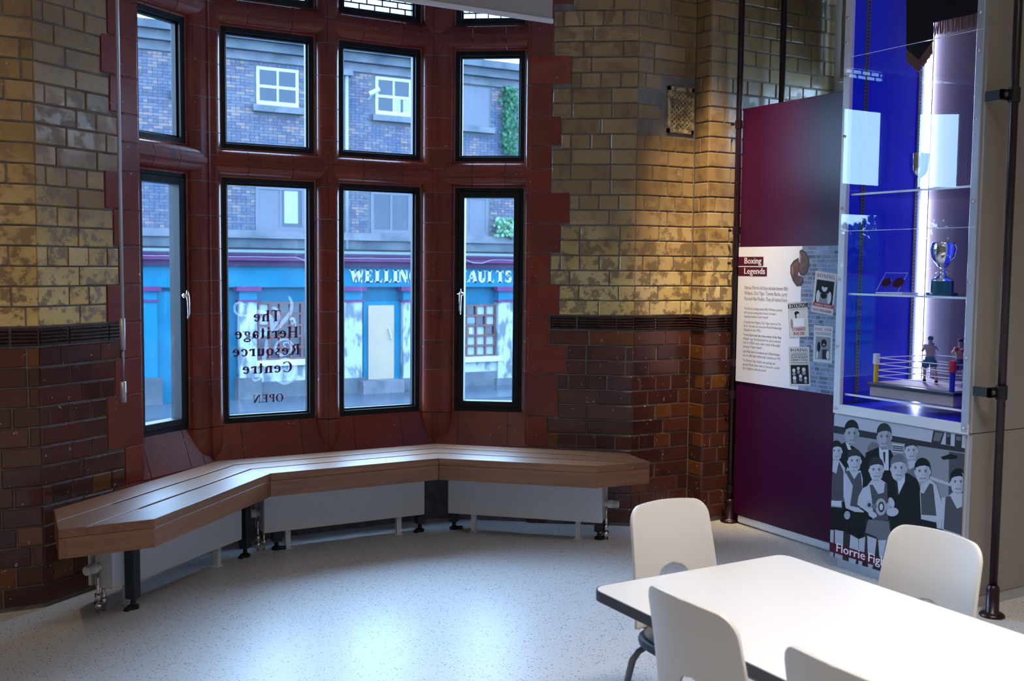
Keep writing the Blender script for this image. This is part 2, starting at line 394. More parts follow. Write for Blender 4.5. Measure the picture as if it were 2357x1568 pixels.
cornL = plan(fL, UW1[1], fL.L)+plan(fM, X2[0], 0)[::-1][1:]+[backp(fM, X2[0]), backp(fL, UW1[1])]
cornR = plan(fM, X3[1], fM.L)+plan(fR, UW4[0], 0)[::-1][1:]+[backp(fR, UW4[0]), backp(fM, X3[1])]
cm = (X2[1]+X3[0])/2
midm = plan(fM, X2[1], cm)+plan(fM, X3[0], cm)[::-1][1:]+[backp(fM, X3[0]), backp(fM, X2[1])]
jamL = [fL.p(.50, .004), fL.p(.592, .004)]+plan(fL, UW1[0], .590)[::-1]+[backp(fL, UW1[0]), fL.p(.5, -.19)]
jamR = plan(fR, UW4[1], .547)+[fR.p(.56, .004), fR.p(.56, -.19), backp(fR, UW4[1])]
JZ = [.440, .640, .892, 1.064, 1.239, 1.411, 1.578, 1.748, 1.924, 2.06, 2.178, 2.352, 2.53, 2.705, 2.84, 3.0, 3.2, 3.4, 3.6, 3.75]
for prof in (cornL, cornR, midm, jamL, jamR):
    pts = [(p.x, p.y) for p in prof]
    cx = sum(p[0] for p in pts)/len(pts); cy = sum(p[1] for p in pts)/len(pts)
    core = [(cx+(x-cx)*.955, cy+(y-cy)*.955) for x, y in pts]
    local(prism('mortar_core', core, .66, 3.75, MMORT, trim), trim)
    for a, b in zip(JZ[:-1], JZ[1:]):
        mid = a < 2.06 < b+.001 and False
        o = prism('terracotta_block', pts, a+.002, b-.002, MT, trim); local(o, trim)
# transoms (same section laid flat), in three stones per light
def transom(f, u0, u1, za, zb, us):
    S2 = (zb-za)/2; hp = halfprof(S2, FD-.001)
    prof = [(-FD+d, za+s) for s, d in hp]+[(-FD+d, zb-s) for s, d in hp[::-1][1:]]+[(-FD-.12, zb), (-FD-.12, za)]
    for a, b in zip(us[:-1], us[1:]):
        V = []; n = len(prof)
        for u in (a+.0015, b-.0015):
            for d, z in prof: V.append(f.P3(u, d, z))
        F = [tuple(range(n)), tuple(range(n, 2*n))[::-1]]+[(i, i+n, (i+1) % n+n, (i+1) % n) for i in range(n)]
        local(fix(mk('terracotta_block', V, F, MT, trim)), trim)
        # joint backing
    mbj = MB(); f.block(mbj, u0-.02, u1+.02, -FD-.1, -.006, (za+zb)/2-.012, (za+zb)/2+.012); local(mbj.build('mortar_core', MMORT, trim), trim)
for za, zb in ((Z3, Z2), (Z1, ZT0), (ZT1, ZT1+.13)):
    for f, (u0, u1), e0, e1 in ((fL, UW1, .03, .11), (fM, X2, .07, .07), (fM, X3, .07, .07), (fR, UW4, .1, .05)):
        w = u1-u0
        transom(f, u0, u1, za, zb, [u0-e0*.9, u0+w*.26, u0+w*.74, u1+e1*.9])
# sloping sills
def sill(f, us):
    prof = [(-FD-.06, .655), (-FD+.006, .652), (-FD+.012, .640), (.004, .452), (.004, .425), (-FD-.06, .425)]; n = len(prof)
    for a, b in zip(us[:-1], us[1:]):
        V = []
        for u in (a+.002, b-.002):
            for d, z in prof: V.append(f.P3(u, d, z))
        F = [tuple(range(n)), tuple(range(n, 2*n))[::-1]]+[(i, i+n, (i+1) % n+n, (i+1) % n) for i in range(n)]
        o = fix(mk('sill_block', V, F, MT, trim)); local(o, trim)
    V = []; pr = [(d-.004, z-.004) for d, z in prof]
    for u in (us[0], us[-1]):
        for d, z in pr: V.append(f.P3(u, d, z))
    F = [tuple(range(n)), tuple(range(n, 2*n))[::-1]]+[(i, i+n, (i+1) % n+n, (i+1) % n) for i in range(n)]
    local(fix(mk('mortar_core', V, F, MMORT, trim)), trim)
sill(fL, [.58, .645, .93, 1.03, fL.L])
sill(fM, [0, .16, .49, .65, .80, 1.09, fM.L])
sill(fR, [0, .135, .43, .56])
# ------------------------------------------------------------------ windows
def window(n, f, u0, u1, z0, z1, fw, label, opener=False, handle_side=0, lead=False):
    w = empty('window_%d' % n, f.P3((u0+u1)/2, -FD, z0)); tag(w, label, 'window', kind='structure')
    fr = MB(); d0, d1 = -FD-.05, -FD+.012
    def rect(i, da, db, wid):
        f.block(fr, u0+i, u0+i+wid, da, db, z0+i, z1-i); f.block(fr, u1-i-wid, u1-i, da, db, z0+i, z1-i)
        f.block(fr, u0+i+wid, u1-i-wid, da, db, z0+i, z0+i+wid); f.block(fr, u0+i+wid, u1-i-wid, da, db, z1-i-wid, z1-i)
    rect(-.006, d0, d1, fw+.006)
    if opener: rect(fw, d0, d1+.010, .034); tot = fw+.034
    else: rect(fw, d0+.01, d1-.02, .010); tot = fw+.010
    o = fr.build('window_frame', MBLK, w); local(o, w); bev(o, .002, 1)
    gu0, gu1, gz0, gz1 = u0+tot-.004, u1-tot+.004, z0+tot-.004, z1-tot+.004
    if not lead:
        V = [f.P3(gu0, -FD-.02, gz0), f.P3(gu1, -FD-.02, gz0), f.P3(gu1, -FD-.02, gz1), f.P3(gu0, -FD-.02, gz1)]
        local(mk('glass_pane', V, [(0, 1, 2, 3)], MGL, w), w)
    else:
        rowh, nc = .0345, 5; nr = int((gz1-gz0)/rowh)+1; pw = (gu1-gu0)/(nc-.5); lm = MB()
        for r in range(nr):
            za = gz0+r*rowh; zb = min(za+rowh, gz1)
            if zb-za < .006: continue
            f.block(lm, gu0, gu1, -FD-.026, -FD-.014, za-.003, za+.003)
            us = [gu0]+[gu0+pw*(i+(.5 if r % 2 else 1.)) for i in range(nc)]
            us = [u for u in us if u < gu1-.01]+[gu1]
            for a, b in zip(us[:-1], us[1:]):
                mbp = MB(); f.block(mbp, a+.003, b-.003, -FD-.022, -FD-.018, za+.003, zb-.003)
                local(mbp.build('leaded_pane', MOBS, w), w)
                f.block(lm, b-.003, b+.003, -FD-.026, -FD-.014, za, zb)
        local(lm.build('lead_came', MLEAD, w), w)
    if handle_side:
        u = u0+fw+.017 if handle_side < 0 else u1-fw-.017
        zc = 1.335; h = MB()
        c = f.P3(u, d1+.010, zc); nn = Vector((f.n.x, f.n.y, 0)); dd = Vector((f.d.x, f.d.y, 0))
        h.tube([c, c+nn*.012, c+nn*.03], [.016, .016, .013], 14)
        h.tube([c+nn*.026+Vector((0, 0, .03)), c+nn*.03, c+nn*.034-dd*.0*handle_side-Vector((0, 0, .03)), c+nn*.036-Vector((0, 0, .09)), c+nn*.030-Vector((0, 0, .118))], [.005, .009, .008, .0065, .006], 10)
        h.tube([c+nn*.02-dd*.022, c+nn*.02+dd*.022], .007, 8)
        local(h.build('window_handle', MCHR, w, True), w)
    return w
cols = [(fL, UW1, 'left slanted'), (fM, X2, 'second'), (fM, X3, 'third'), (fR, UW4, 'right slanted')]
n = 1
wins = {}
for i, (f, (u0, u1), nm) in enumerate(cols):
    op = i in (0, 3)
    wins[i, 0] = window(n, f, u0, u1, Z4+.008, Z3, .022 if op else .026, 'tall lower window of the %s light, black frame' % nm, op, (1 if i == 0 else -1 if i == 3 else 0)); n += 1
    wins[i, 1] = window(n, f, u0, u1, Z2, Z1, .026, 'upper window of the %s light, black frame' % nm); n += 1
    wins[i, 2] = window(n, f, u0, u1, ZT0, ZT1, .03, 'leaded top window of the %s light' % nm, lead=True); n += 1
# leaded window in the far right wall
wr5 = empty('window_%d' % n, (5.1, 4., RWZ0)); tag(wr5, 'leaded window in the far right side wall', 'window', kind='structure'); n += 1
mb = MB()
for k in range(8): y = RWY0+(RWY1-RWY0)*k/7; mb.box(5.09, 5.11, y-.006, y+.006, RWZ0, RWZ1)
for k in range(12): z = RWZ0+(RWZ1-RWZ0)*k/11; mb.box(5.09, 5.11, RWY0, RWY1, z-.006, z+.006)
local(mb.build('lead_came', MLEAD, wr5), wr5)
for k in range(7):
    for j in range(11):
        y0 = RWY0+(RWY1-RWY0)*k/7; z0 = RWZ0+(RWZ1-RWZ0)*j/11
        mbp = MB(); mbp.box(5.098, 5.102, y0+.006, y0+(RWY1-RWY0)/7-.006, z0+.006, z0+(RWZ1-RWZ0)/11-.006); local(mbp.build('leaded_pane', MGL, wr5), wr5)
# tall windows behind the viewer
for a, b in ywin:
    w = empty('window_%d' % n, (XW-.1, (a+b)/2, .9)); tag(w, 'tall white framed window of the side wall', 'window', 'side wall windows', 'structure'); n += 1
    mb = MB()
    for y in (a, (a+b)/2-.03, b-.06): mb.box(XW-.18, XW-.1, y, y+.06, .9, 3.7)
    for z in (.9, 2.3, 3.64): mb.box(XW-.18, XW-.1, a, b, z, z+.06)
    local(mb.build('window_frame', MWHT, w), w)
    local(mk('glass_pane', [(XW-.14, a, .9), (XW-.14, b, .9), (XW-.14, b, 3.7), (XW-.14, a, 3.7)], [(0, 1, 2, 3)], MGL, w), w)
# ------------------------------------------------------------------ pierced terracotta air brick
vt = empty('air_vent', (4.0, 4.82, 2.275), label='old pierced terracotta air vent grille in the yellow brick pier', cat='vent')
x0, x1, z0, z1 = 3.593+VENT[0]+.004, 3.593+VENT[1]-.004, VENT[2]+.004, VENT[3]-.004
MVENT = pm('worn_vent_terracotta', (.50, .40, .22), .7, col2=(.17, .13, .10), ns=30., lo=.4, hi=.6)
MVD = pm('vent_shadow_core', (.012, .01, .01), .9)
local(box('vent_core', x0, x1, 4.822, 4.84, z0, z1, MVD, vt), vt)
mb = MB()
for a, b, c, d in ((x0, x1, z0, z0+.022), (x0, x1, z1-.022, z1), (x0, x0+.018, z0, z1), (x1-.018, x1, z0, z1)): mb.box(a, b, 4.808, 4.835, c, d)
local(mb.build('vent_rim', MVENT, vt), vt)
mb = MB(); nx, nz = 5, 8; gx = (x1-x0-.036)/nx; gz = (z1-z0-.044)/nz
for i in range(nx):
    for j in range(nz):
        cx = x0+.018+gx*(i+.5); cz = z0+.022+gz*(j+.5); r0, r1 = gx*.52, gx*.30; V = []; F = []
        for k in range(10):
            t = 2*math.pi*k/10
            for r in (r0, r1): V += [(cx+r*math.cos(t), 4.812, cz+r*math.sin(t)*gz/gx), (cx+r*math.cos(t), 4.826, cz+r*math.sin(t)*gz/gx)]
        for k in range(10):
            p = k*4; q = ((k+1) % 10)*4; F += [(p, q, q+2, p+2), (p, p+1, q+1, q), (p+2, q+2, q+3, p+3)]
        mb.add(V, F)
        mb.box(cx-gx*.5, cx+gx*.5, 4.815, 4.826, cz-.0022, cz+.0022)
o = mb.build('vent_lattice', MVENT, vt); local(o, vt); tag(o, kind='stuff')
# ------------------------------------------------------------------ bench
ben = empty('bench', (2., 4.9, 0), label='long oak slatted bench bent in three along the bay windows', cat='bench')
BZ = .47
back = [Vector((.50, 4.665)), Vector((1.376, 5.435)), Vector((2.627, 5.405)), Vector((3.429, 4.653))]
front = [Vector((.832, 4.304)), Vector((1.519, 4.993)), Vector((2.436, 4.983)), Vector((3.067, 4.412))]
eL, eR = Vector((.474, 4.300)), Vector((3.392, 4.385))
def line(t, seg): a = front[seg].lerp(back[seg], t); b = front[seg+1].lerp(back[seg+1], t); return a, b
def cut(p, d, A, B):   # intersection of ray p+d*s with line AB
    e = B-A; den = d.x*e.y-d.y*e.x; s = ((A.x-p.x)*e.y-(A.y-p.y)*e.x)/den; return p+d*s
def endpt(t, left):
    if left:
        d0 = (front[1]-front[0]).normalized(); d1 = (back[1]-back[0]).normalized()
        c = front[1].lerp(back[1], t); d = d0.lerp(d1, t)
        q = cut(c, d, eL, front[0])
        return q if q.x >= eL.x-.001 else cut(c, d, eL, back[0])
    d0 = (front[3]-front[2]).normalized(); d1 = (back[3]-back[2]).normalized()
    c = front[2].lerp(back[2], t); d = d0.lerp(d1, t); q = cut(c, d, eR, front[3])
    return q if q.x <= eR.x+.001 else cut(c, d, eR, back[3])
tL = next(t/200 for t in range(201) if (endpt(t/200, True)-eL).length < .012 or endpt(t/200, True).y > 4.31)
tR = min((t/200 for t in range(201)), key=lambda t: (endpt(t, False)-eR).length)
def board(poly, z0, z1, name, axis, b=.004):
    c = sum(poly, Vector((0, 0)))/len(poly); a = math.atan2(axis.y, axis.x)
    R = Matrix.Rotation(-a, 2); pl = [R@(p-c) for p in poly]
    o = MB().prism([(p.x, p.y) for p in pl], z0-z1, 0).build(name, MW, ben)
    o.location = (c.x-2., c.y-4.9, z1); o.rotation_euler = (0, 0, a)
    if b: bev(o, b, 3)
    return o
TS = [(0., .332), (.368, .660), (.696, 1.)]
for seg in range(3):
    ax = front[seg+1]-front[seg]
    for t0, t1 in TS:
        if seg == 0:
            p = [endpt(t0, True)]+([eL] if t0 < tL < t1 else [])+[endpt(t1, True)]
            poly = [p[0], front[1].lerp(back[1], t0), front[1].lerp(back[1], t1)]+p[1:][::-1]
        elif seg == 1:
            poly = [front[1].lerp(back[1], t0), front[2].lerp(back[2], t0), front[2].lerp(back[2], t1), front[1].lerp(back[1], t1)]
        else:
            p = [endpt(t0, False)]+([eR] if t0 < tR < t1 else [])+[endpt(t1, False)]
            poly = [front[2].lerp(back[2], t0)]+p+[front[2].lerp(back[2], t1)]
        board(poly, BZ-.036, BZ, 'seat_slat', ax, .002)
# infill between the slats at the ends of the bench
for left in (True, False):
    for t0, t1 in ((.332, .368), (.660, .696)):
        a0, a1 = endpt(t0, left), endpt(t1, left); i = 1 if left else 2
        b0, b1 = front[i].lerp(back[i], t0), front[i].lerp(back[i], t1)
        board([a0, a0.lerp(b0, .26), a1.lerp(b1, .26), a1] if left else [a0.lerp(b0, .26), a0, a1, a1.lerp(b1, .26)], BZ-.034, BZ-.003, 'slot_infill', b0-a0, 0)
# dark board added under the slats to block light through the slots
for seg in range(3):
    i0, i1 = .05, .95
    if seg == 0: q = [endpt(.03, True).lerp(front[1], .06), front[1].lerp(back[1], i0), front[1].lerp(back[1], i1), endpt(.95, True).lerp(back[1], .06), eL.lerp(front[1].lerp(back[1], .5), .08)]
    elif seg == 1: q = [front[1].lerp(back[1], i0), front[2].lerp(back[2], i0), front[2].lerp(back[2], i1), front[1].lerp(back[1], i1)]
    else: q = [front[2].lerp(back[2], i0), endpt(.03, False).lerp(front[2], .06), eR.lerp(front[2].lerp(back[2], .5), .08), endpt(.95, False).lerp(back[2], .06), front[2].lerp(back[2], i1)]
    board(q, BZ-.046, BZ-.037, 'light_block_board', front[seg+1]-front[seg], 0).data.materials[0] = MDKS
# deep front rail
ring = [back[0], eL, front[0], front[1], front[2], front[3], eR, back[3]]
for a, b in zip(ring[:-1], ring[1:]):
    d = (b-a).normalized(); nn = Vector((-d.y, d.x))
    board([a, b, b+nn*.03, a+nn*.03], .352, BZ-.0365, 'front_rail', d, .003)
# legs with levelling feet
for i, (lx, ly, ang) in enumerate([(.808, 4.665, .75), (1.459, 5.235, .75), (1.642, 5.295, -.4), (2.468, 5.287, .6), (2.66, 5.24, -.4), (3.266, 4.665, -.5)]):
    mb = MB(); s = .024; ca, sa = math.cos((.785, .785, 0, 0, -.785, -.785)[i]), math.sin((.785, .785, 0, 0, -.785, -.785)[i])
    q = [(lx+ca*x-sa*y, ly+sa*x+ca*y) for x, y in ((-s, -s), (s, -s), (s, s), (-s, s))]
    mb.prism(q, .045, .434); lg = mb.build('leg', MDKS, ben); local(lg, ben); bev(lg, .004)
    ft = MB(); ft.lathe([(.0, 0), (.026, 0), (.026, .012), (.012, .02), (.009, .046), (0, .046)], (lx, ly, 0), 14)
    dx, dy = math.cos(ang+math.pi*(i in (0, 1, 3)))*.05, math.sin(ang+math.pi*(i in (0, 1, 3)))*.05
    ft.tube([(lx, ly, .008), (lx+dx, ly+dy, .006)], .012, 8)
    ft.build('levelling_foot', MBLKP, lg)
# ------------------------------------------------------------------ radiators
def radiator(A, B, label, valve):
    A, B = Vector(A), Vector(B); d = (B-A).normalized(); nn = Vector((-d.y, d.x)); Lg = (B-A).length
    r = empty('radiator', (A.x, A.y, 0), math.atan2(d.y, d.x), label=label, cat='radiator', group='low radiators under the bench')
    bev(box('radiator_casing', 0, Lg, 0, .10, .105, .33, MWHT, r), .006, 2)
    box('back_plate', -.012, Lg+.012, .108, .122, .115, .33, MWHT, r)
    mb = MB()
    for k in range(24): x = Lg*(k+.5)/24; mb.box(x-.012, x+.012, .02, .085, .33, .332)
    box('top_grille', .01, Lg-.01, .012, .09, .33, .334, MALU, r)
    for x in (.14, Lg-.14):
        mb = MB(); mb.box(x-.013, x+.013, .035, .065, 0.004, .105); mb.box(x-.022, x+.022, .028, .072, 0, .004); mb.build('foot_bracket', MWHT, r)
    s = -1 if valve < 0 else 1; x = 0 if valve < 0 else Lg
    if valve:
        v = MB(); v.tube([(x, .07, .20), (x+s*.02, .07, .20), (x+s*.022, .07, .2), (x+s*.045, .07, .2), (x+s*.048, .07, .2), (x+s*.078, .07, .2), (x+s*.082, .07, .2)], [.014, .014, .022, .022, .020, .020, .016], 18)
        tv = v.build('thermostat_head', MIVO, r); bev(tv, .001, 1)
        g = MB()
        for k in range(16):
            t = 2*math.pi*k/16; g.tube([(x+s*.05, .07+.0205*math.cos(t), .2+.0205*math.sin(t)), (x+s*.074, .07+.0205*math.cos(t), .2+.0205*math.sin(t))], .0016, 5)
        g.build('grip_ridges', MALU, tv)
        p = MB()
        p.tube([(x+s*.012, .07, .2), (x+s*.012, .07, .10), (x+s*.012, .07, .0)], .008, 10)
        p.tube([(x+s*.012, .07, .085), (x+s*.012, .07, .05)], .014, 10); p.tube([(x+s*.012, .07, .045), (x+s*.012, .07, .018)], .017, 10)
        p.tube([(x-s*.02, .07, .12), (x-s*.02, .07, 0.)], .008, 10); p.tube([(x-s*.02, .07, .06), (x-s*.02, .07, .03)], .014, 10)
        p.build('pipe_valves', MCHR, r, True)
    return r
radiator((.72, 4.625), (1.43, 5.18), 'white low radiator under the left arm of the bench with thermostat knob', -1)
radiator((1.56, 5.245), (2.475, 5.235), 'white low radiator under the middle of the bench', -1)
radiator((2.60, 5.20), (3.24, 4.60), 'white low radiator under the right arm of the bench', 1)
# ------------------------------------------------------------------ roller blind and its crank
bl = empty('roller_blind', (1.9, 4.75, 4.2), label='grey beige roller blind hanging across the top of the bay', cat='blind')
local(box('blind_fabric', .80, 2.975, 4.749, 4.7515, 2.80, 4.16, MGREYB, bl), bl)
local(bev(box('bottom_bar', .80, 2.979, 4.742, 4.758, 2.777, 2.803, MWHT, bl), .005, 2), bl)
mb = MB(); mb.tube([(.78, 4.75, 4.17), (3.0, 4.75, 4.17)], .03, 14); local(mb.build('blind_roller', MALU, bl, True), bl)
mb = MB(); mb.tube([(.795, 4.735, 4.2), (.795, 4.735, 1.255)], .008, 10)
local(mb.build('crank_rod', MALU, bl, True), bl)
mb = MB(); mb.tube([(.795, 4.735, 1.26), (.795, 4.735, 1.123)], .0115, 10); local(mb.build('crank_sleeve', MALU, bl, True), bl)
mb = MB(); mb.tube([(.795, 4.735, 1.13), (.794, 4.735, .98)], .0055, 8); local(mb.build('crank_link', MSTL, bl, True), bl)
mb = MB(); mb.tube([(.794, 4.735, .985), (.794, 4.735, .895)], .0125, 12); local(mb.build('crank_grip', MALU, bl, True), bl)
bl2 = empty('roller_blind', (4.95, 4.1, 4.2), label='narrow cream blind over the far right leaded window', cat='blind')
local(box('blind_fabric', 4.955, 4.958, 3.5, 4.60, 2.66, 4.2, MGREYB, bl2), bl2)
local(box('bottom_bar', 4.948, 4.964, 3.5, 4.605, 2.64, 2.665, MWHT, bl2), bl2)
# ------------------------------------------------------------------ text on the wall panels
FONTCACHE = {}
def text_mesh(s, size, width=None):
    cu = bpy.data.curves.new('t', 'FONT'); cu.body = s; cu.size = size; cu.resolution_u = 2
    o = bpy.data.objects.new('t', cu); C.objects.link(o)
    dg = bpy.context.evaluated_depsgraph_get(); me = bpy.data.meshes.new_from_object(o.evaluated_get(dg))
    bpy.data.objects.remove(o)
    if width and len(me.vertices):
        xs = [v.co.x for v in me.vertices]; k = width/max(xs)
        for v in me.vertices: v.co.x *= k
    return me
MXP = Matrix(((0, 0, -1, 0), (-1, 0, 0, 0), (0, 1, 0, 0), (0, 0, 0, 1)))   # reads along -Y, faces -X
def text_x(s, x, y, z, size, m, parent, width=None, name='text_line'):
    me = text_mesh(s, size, width)
    me.materials.clear(); me.materials.append(m)
    o = bpy.data.objects.new(name, me); put(o, parent); o.matrix_local = Matrix.Translation(Vector((x, y, z))-Vector(parent.location))@MXP
    return o
# serif capitals and lower case, drawn as strokes (unit = cap height)
def rect(a, b, c, d): return [(a, b), (c, b), (c, d), (a, d)]
def ringp(cx, cy, rx, ry, tx, ty, a0=0, a1=360, n=22):
    out = []
    A = [math.radians(a0+(a1-a0)*i/n) for i in range(n+1)]
    for p, q in zip(A[:-1], A[1:]):
        o = lambda t: (cx+rx*math.cos(t), cy+ry*math.sin(t)); i_ = lambda t: (cx+(rx-tx)*math.cos(t), cy+(ry-ty)*math.sin(t))
        out.append([i_(p), o(p), o(q), i_(q)])
    return out
def glyph(ch, st=.17, h=.05):
    R = rect; xh = .68; s = st; L = []
    def stem(x, y0, y1, lo=True, up=True, e=.07):
        L.append(R(x, y0, x+s, y1))
        if lo: L.append(R(x-e, y0, x+s+e, y0+h))
        if up: L.append(R(x-e, y1-h, x+s+e, y1))
    def diag(x0, y0, x1, y1, w): L.append([(x0, y0), (x0+w, y0), (x1+w, y1), (x1, y1)])
    if ch == 'T': stem(.33, 0, 1, True, False); L += [R(.03, 1-h, .80, 1), R(.03, .76, .075, 1), R(.755, .76, .80, 1)]; return L, .86
    if ch == 'H': stem(.10, 0, 1); stem(.62, 0, 1); L.append(R(.1, .5, .7, .5+h)); return L, .92
    if ch == 'E': stem(.10, 0, 1); L += [R(.1, 1-h, .66, 1), R(.1, 0, .70, h), R(.2, .5, .52, .5+h), R(.62, .76, .66, 1), R(.66, 0, .70, .26), R(.49, .38, .53, .66)]; return L, .78
    if ch == 'F': stem(.10, 0, 1); L += [R(.1, 1-h, .66, 1), R(.2, .5, .52, .5+h), R(.62, .76, .66, 1)]; return L, .72
    if ch == 'L': stem(.10, 0, 1); L += [R(.1, 0, .66, h), R(.62, 0, .66, .28)]; return L, .72
    if ch == 'I': stem(.10, 0, 1); return L, .40
    if ch == 'P': stem(.10, 0, 1); L += ringp(.36, .745, .32, .255, s*.95, h, -90, 90); L += [R(.2, 1-h, .37, 1), R(.2, .49, .37, .49+h)]; return L, .74
    if ch == 'R': stem(.10, 0, 1); L += ringp(.36, .755, .30, .245, s*.95, h, -90, 90); L += [R(.2, 1-h, .37, 1), R(.2, .51, .37, .51+h)]; diag(.62, 0, .34, .54, s*1.1); L.append(R(.60, 0, .92, h)); return L, .92
    if ch == 'B': stem(.10, 0, 1); L += ringp(.36, .76, .28, .24, s*.95, h, -90, 90); L += ringp(.38, .26, .32, .26, s, h, -90, 90); L += [R(.2, 1-h, .37, 1), R(.2, .5, .38, .5+h), R(.2, 0, .38, h)]; return L, .78
    if ch == 'D': stem(.10, 0, 1); L += ringp(.36, .5, .44, .5, s, h, -90, 90); L += [R(.2, 1-h, .37, 1), R(.2, 0, .37, h)]; return L, .88
    if ch == 'O': L += ringp(.46, .5, .43, .52, s, h); return L, .92
    if ch in 'CG':
        L += ringp(.46, .5, .43, .52, s, h, 42, 318); L.append(R(.73, .68, .78, .98))
        if ch == 'G': L += [R(.62, .05, .62+s, .44), R(.54, .40, .88, .44)]
        return L, .90
    if ch == 'S': L += ringp(.34, .745, .27, .275, s*.8, h*1.3, 30, 265); L += ringp(.36, .265, .29, .285, s*.85, h*1.3, -150, 90); diag(.36, .42, .12, .62, s*1.2); L += [R(.55, .72, .59, .98), R(.07, .04, .11, .32)]; return L, .72
    if ch == 'U': L += [R(.1, .34, .1+s, 1), R(.03, 1-h, .34, 1), R(.66, .34, .72, 1), R(.56, 1-h, .80, 1)]; L += ringp(.41, .34, .31, .36, s*.9, h*1.3, 180, 360); return L, .84
    if ch == 'V': diag(.40, 0, .08, 1, s*1.05); diag(.42, 0, .72, 1, h); L += [R(0, 1-h, .36, 1), R(.60, 1-h, .88, 1)]; return L, .86
    if ch == 'W': diag(.34, 0, .08, 1, s*1.05); diag(.36, 0, .60, 1, h); diag(.80, 0, .54, 1, s*1.05); diag(.82, 0, 1.08, 1, h); L += [R(0, 1-h, .36, 1), R(.48, 1-h, .8, 1), R(.98, 1-h, 1.2, 1)]; return L, 1.2
    if ch == 'A': diag(.06, 0, .38, 1, h); diag(.62, 0, .34, 1, s*1.1); L += [R(.18, .3, .62, .3+h), R(-.02, 0, .24, h), R(.50, 0, .92, h)]; return L, .90
    if ch == 'N': L += [R(.12, 0, .12+h, 1), R(.72, 0, .72+h, 1), R(.02, 0, .27, h), R(.62, 1-h, .87, 1), R(0, 1-h, .2, 1)]; diag(.62, 0, .10, 1, s*1.1); return L, .90
    if ch == 'M': L += [R(.12, 0, .12+h, 1), R(.02, 0, .27, h)]; stem(.86, 0, 1); diag(.44, 0, .10, 1, s*1.05); diag(.46, 0, .84, 1, h); return L, 1.14
    if ch == 'X': diag(.60, 0, .08, 1, s*1.15); diag(.08, 0, .66, 1, h*1.2); L += [R(0, 0, .26, h), R(.52, 0, .86, h), R(0, 1-h, .34, 1), R(.56, 1-h, .82, 1)]; return L, .86
    if ch == 'K': stem(.1, 0, 1); diag(.24, .42, .62, 1, h*1.2); diag(.62, 0, .32, .58, s*1.1); L += [R(.54, 0, .92, h), R(.52, 1-h, .80, 1)]; return L, .90
    if ch == 'Y': stem(.34, 0, .48, True, False); diag(.34, .46, .06, 1, s); diag(.46, .46, .72, 1, h); L += [R(-.02, 1-h, .32, 1), R(.60, 1-h, .86, 1)]; return L, .84
    if ch == 'h': stem(.09, 0, 1.02, True, False); L.append(R(.02, .97, .15, 1.02)); stem(.45, 0, .44, True, False); L += ringp(.36, .42, .26, .26, s*.9, h*1.5, 0, 150); return L, .74
    if ch == 'n': stem(.09, 0, xh, True, False); L.append(R(.02, xh-.05, .15, xh)); stem(.45, 0, .44, True, False); L += ringp(.36, .42, .26, .26, s*.9, h*1.5, 0, 150); return L, .74
    if ch == 'r': stem(.09, 0, xh, True, False); L.append(R(.02, xh-.05, .15, xh)); L += ringp(.36, .46, .19, .21, .1, h*1.4, 40, 160); L += ringp(.46, .55, .085, .085, .08, .08); return L, .58
    if ch == 'i': stem(.09, 0, xh, True, False); L.append(R(.02, xh-.05, .15, xh)); L += ringp(.175, .90, .10, .10, .095, .095); return L, .38
    if ch == 't': L += [R(.12, .14, .12+s, .92), R(.02, xh-h, .42, xh)]; L += ringp(.30, .16, .18, .17, s*.9, h*1.4, 180, 320); return L, .46
    if ch == 'e': L += ringp(.33, .34, .29, .35, s*.95, h*1.2, 20, 325); L.append(R(.12, .36, .58, .36+h)); L += ringp(.33, .38, .27, .31, .12, h*1.2, 0, 40, 6); return L, .64
    if ch == 'c': L += ringp(.33, .34, .29, .35, s*.95, h*1.2, 45, 320); L += ringp(.50, .52, .085, .085, .08, .08); return L, .62
    if ch == 'o': L += ringp(.34, .34, .31, .35, s*.9, h*1.2); return L, .68
    if ch == 'u': stem(.08, .22, xh, False, False); L.append(R(.0, xh-.05, .14, xh)); stem(.44, 0, xh, False, False); L += [R(.36, xh-.05, .5, xh), R(.5, 0, .68, .05)]; L += ringp(.29, .24, .21, .26, s*.9, h*1.5, 180, 330); return L, .74
    if ch == 's': L += ringp(.27, .50, .19, .19, s*.7, h*1.4, 30, 265, 14); L += ringp(.28, .18, .21, .20, s*.75, h*1.4, -150, 90, 14); diag(.27, .28, .11, .42, s); return L, .54
    if ch == 'a': stem(.34, .08, .46, False, False); L += ringp(.29, .46, .22, .24, s*.9, h*1.4, 0, 165, 14); L += ringp(.24, .19, .20, .21, s*.8, h*1.3); L.append(R(.42, 0, .60, .06)); L += ringp(.12, .5, .075, .075, .07, .07, 0, 360, 10); return L, .62
    if ch == 'g': L += ringp(.29, .47, .23, .22, s*.75, h*1.2); L += ringp(.31, -.12, .29, .19, s*.6, h*1.7); L += [R(.14, .10, .42, .20), R(.44, .60, .66, .66)]; L += ringp(.18, .17, .10, .09, .09, .08, 90, 270, 8); return L, .64
    return L, .35
def serif(s, hgt, st=.17, h=.05, sp=.02, width=None):
    polys = []; x = 0
    for ch in s:
        g, w = glyph(ch, st, h)
        polys += [[(x+px, py) for px, py in p] for p in g]; x += w+sp
    kx = hgt if width is None else width/x
    return [[(a*kx, b*hgt) for a, b in p] for p in polys], x*kx
def polymesh(name, polys, fn, m, parent):
    V = []; F = []
    for p in polys:
        n_ = len(V); V += [fn(a, b) for a, b in p]; F.append(tuple(range(n_, n_+len(p))))
    return local(mk(name, V, F, m, parent), parent)
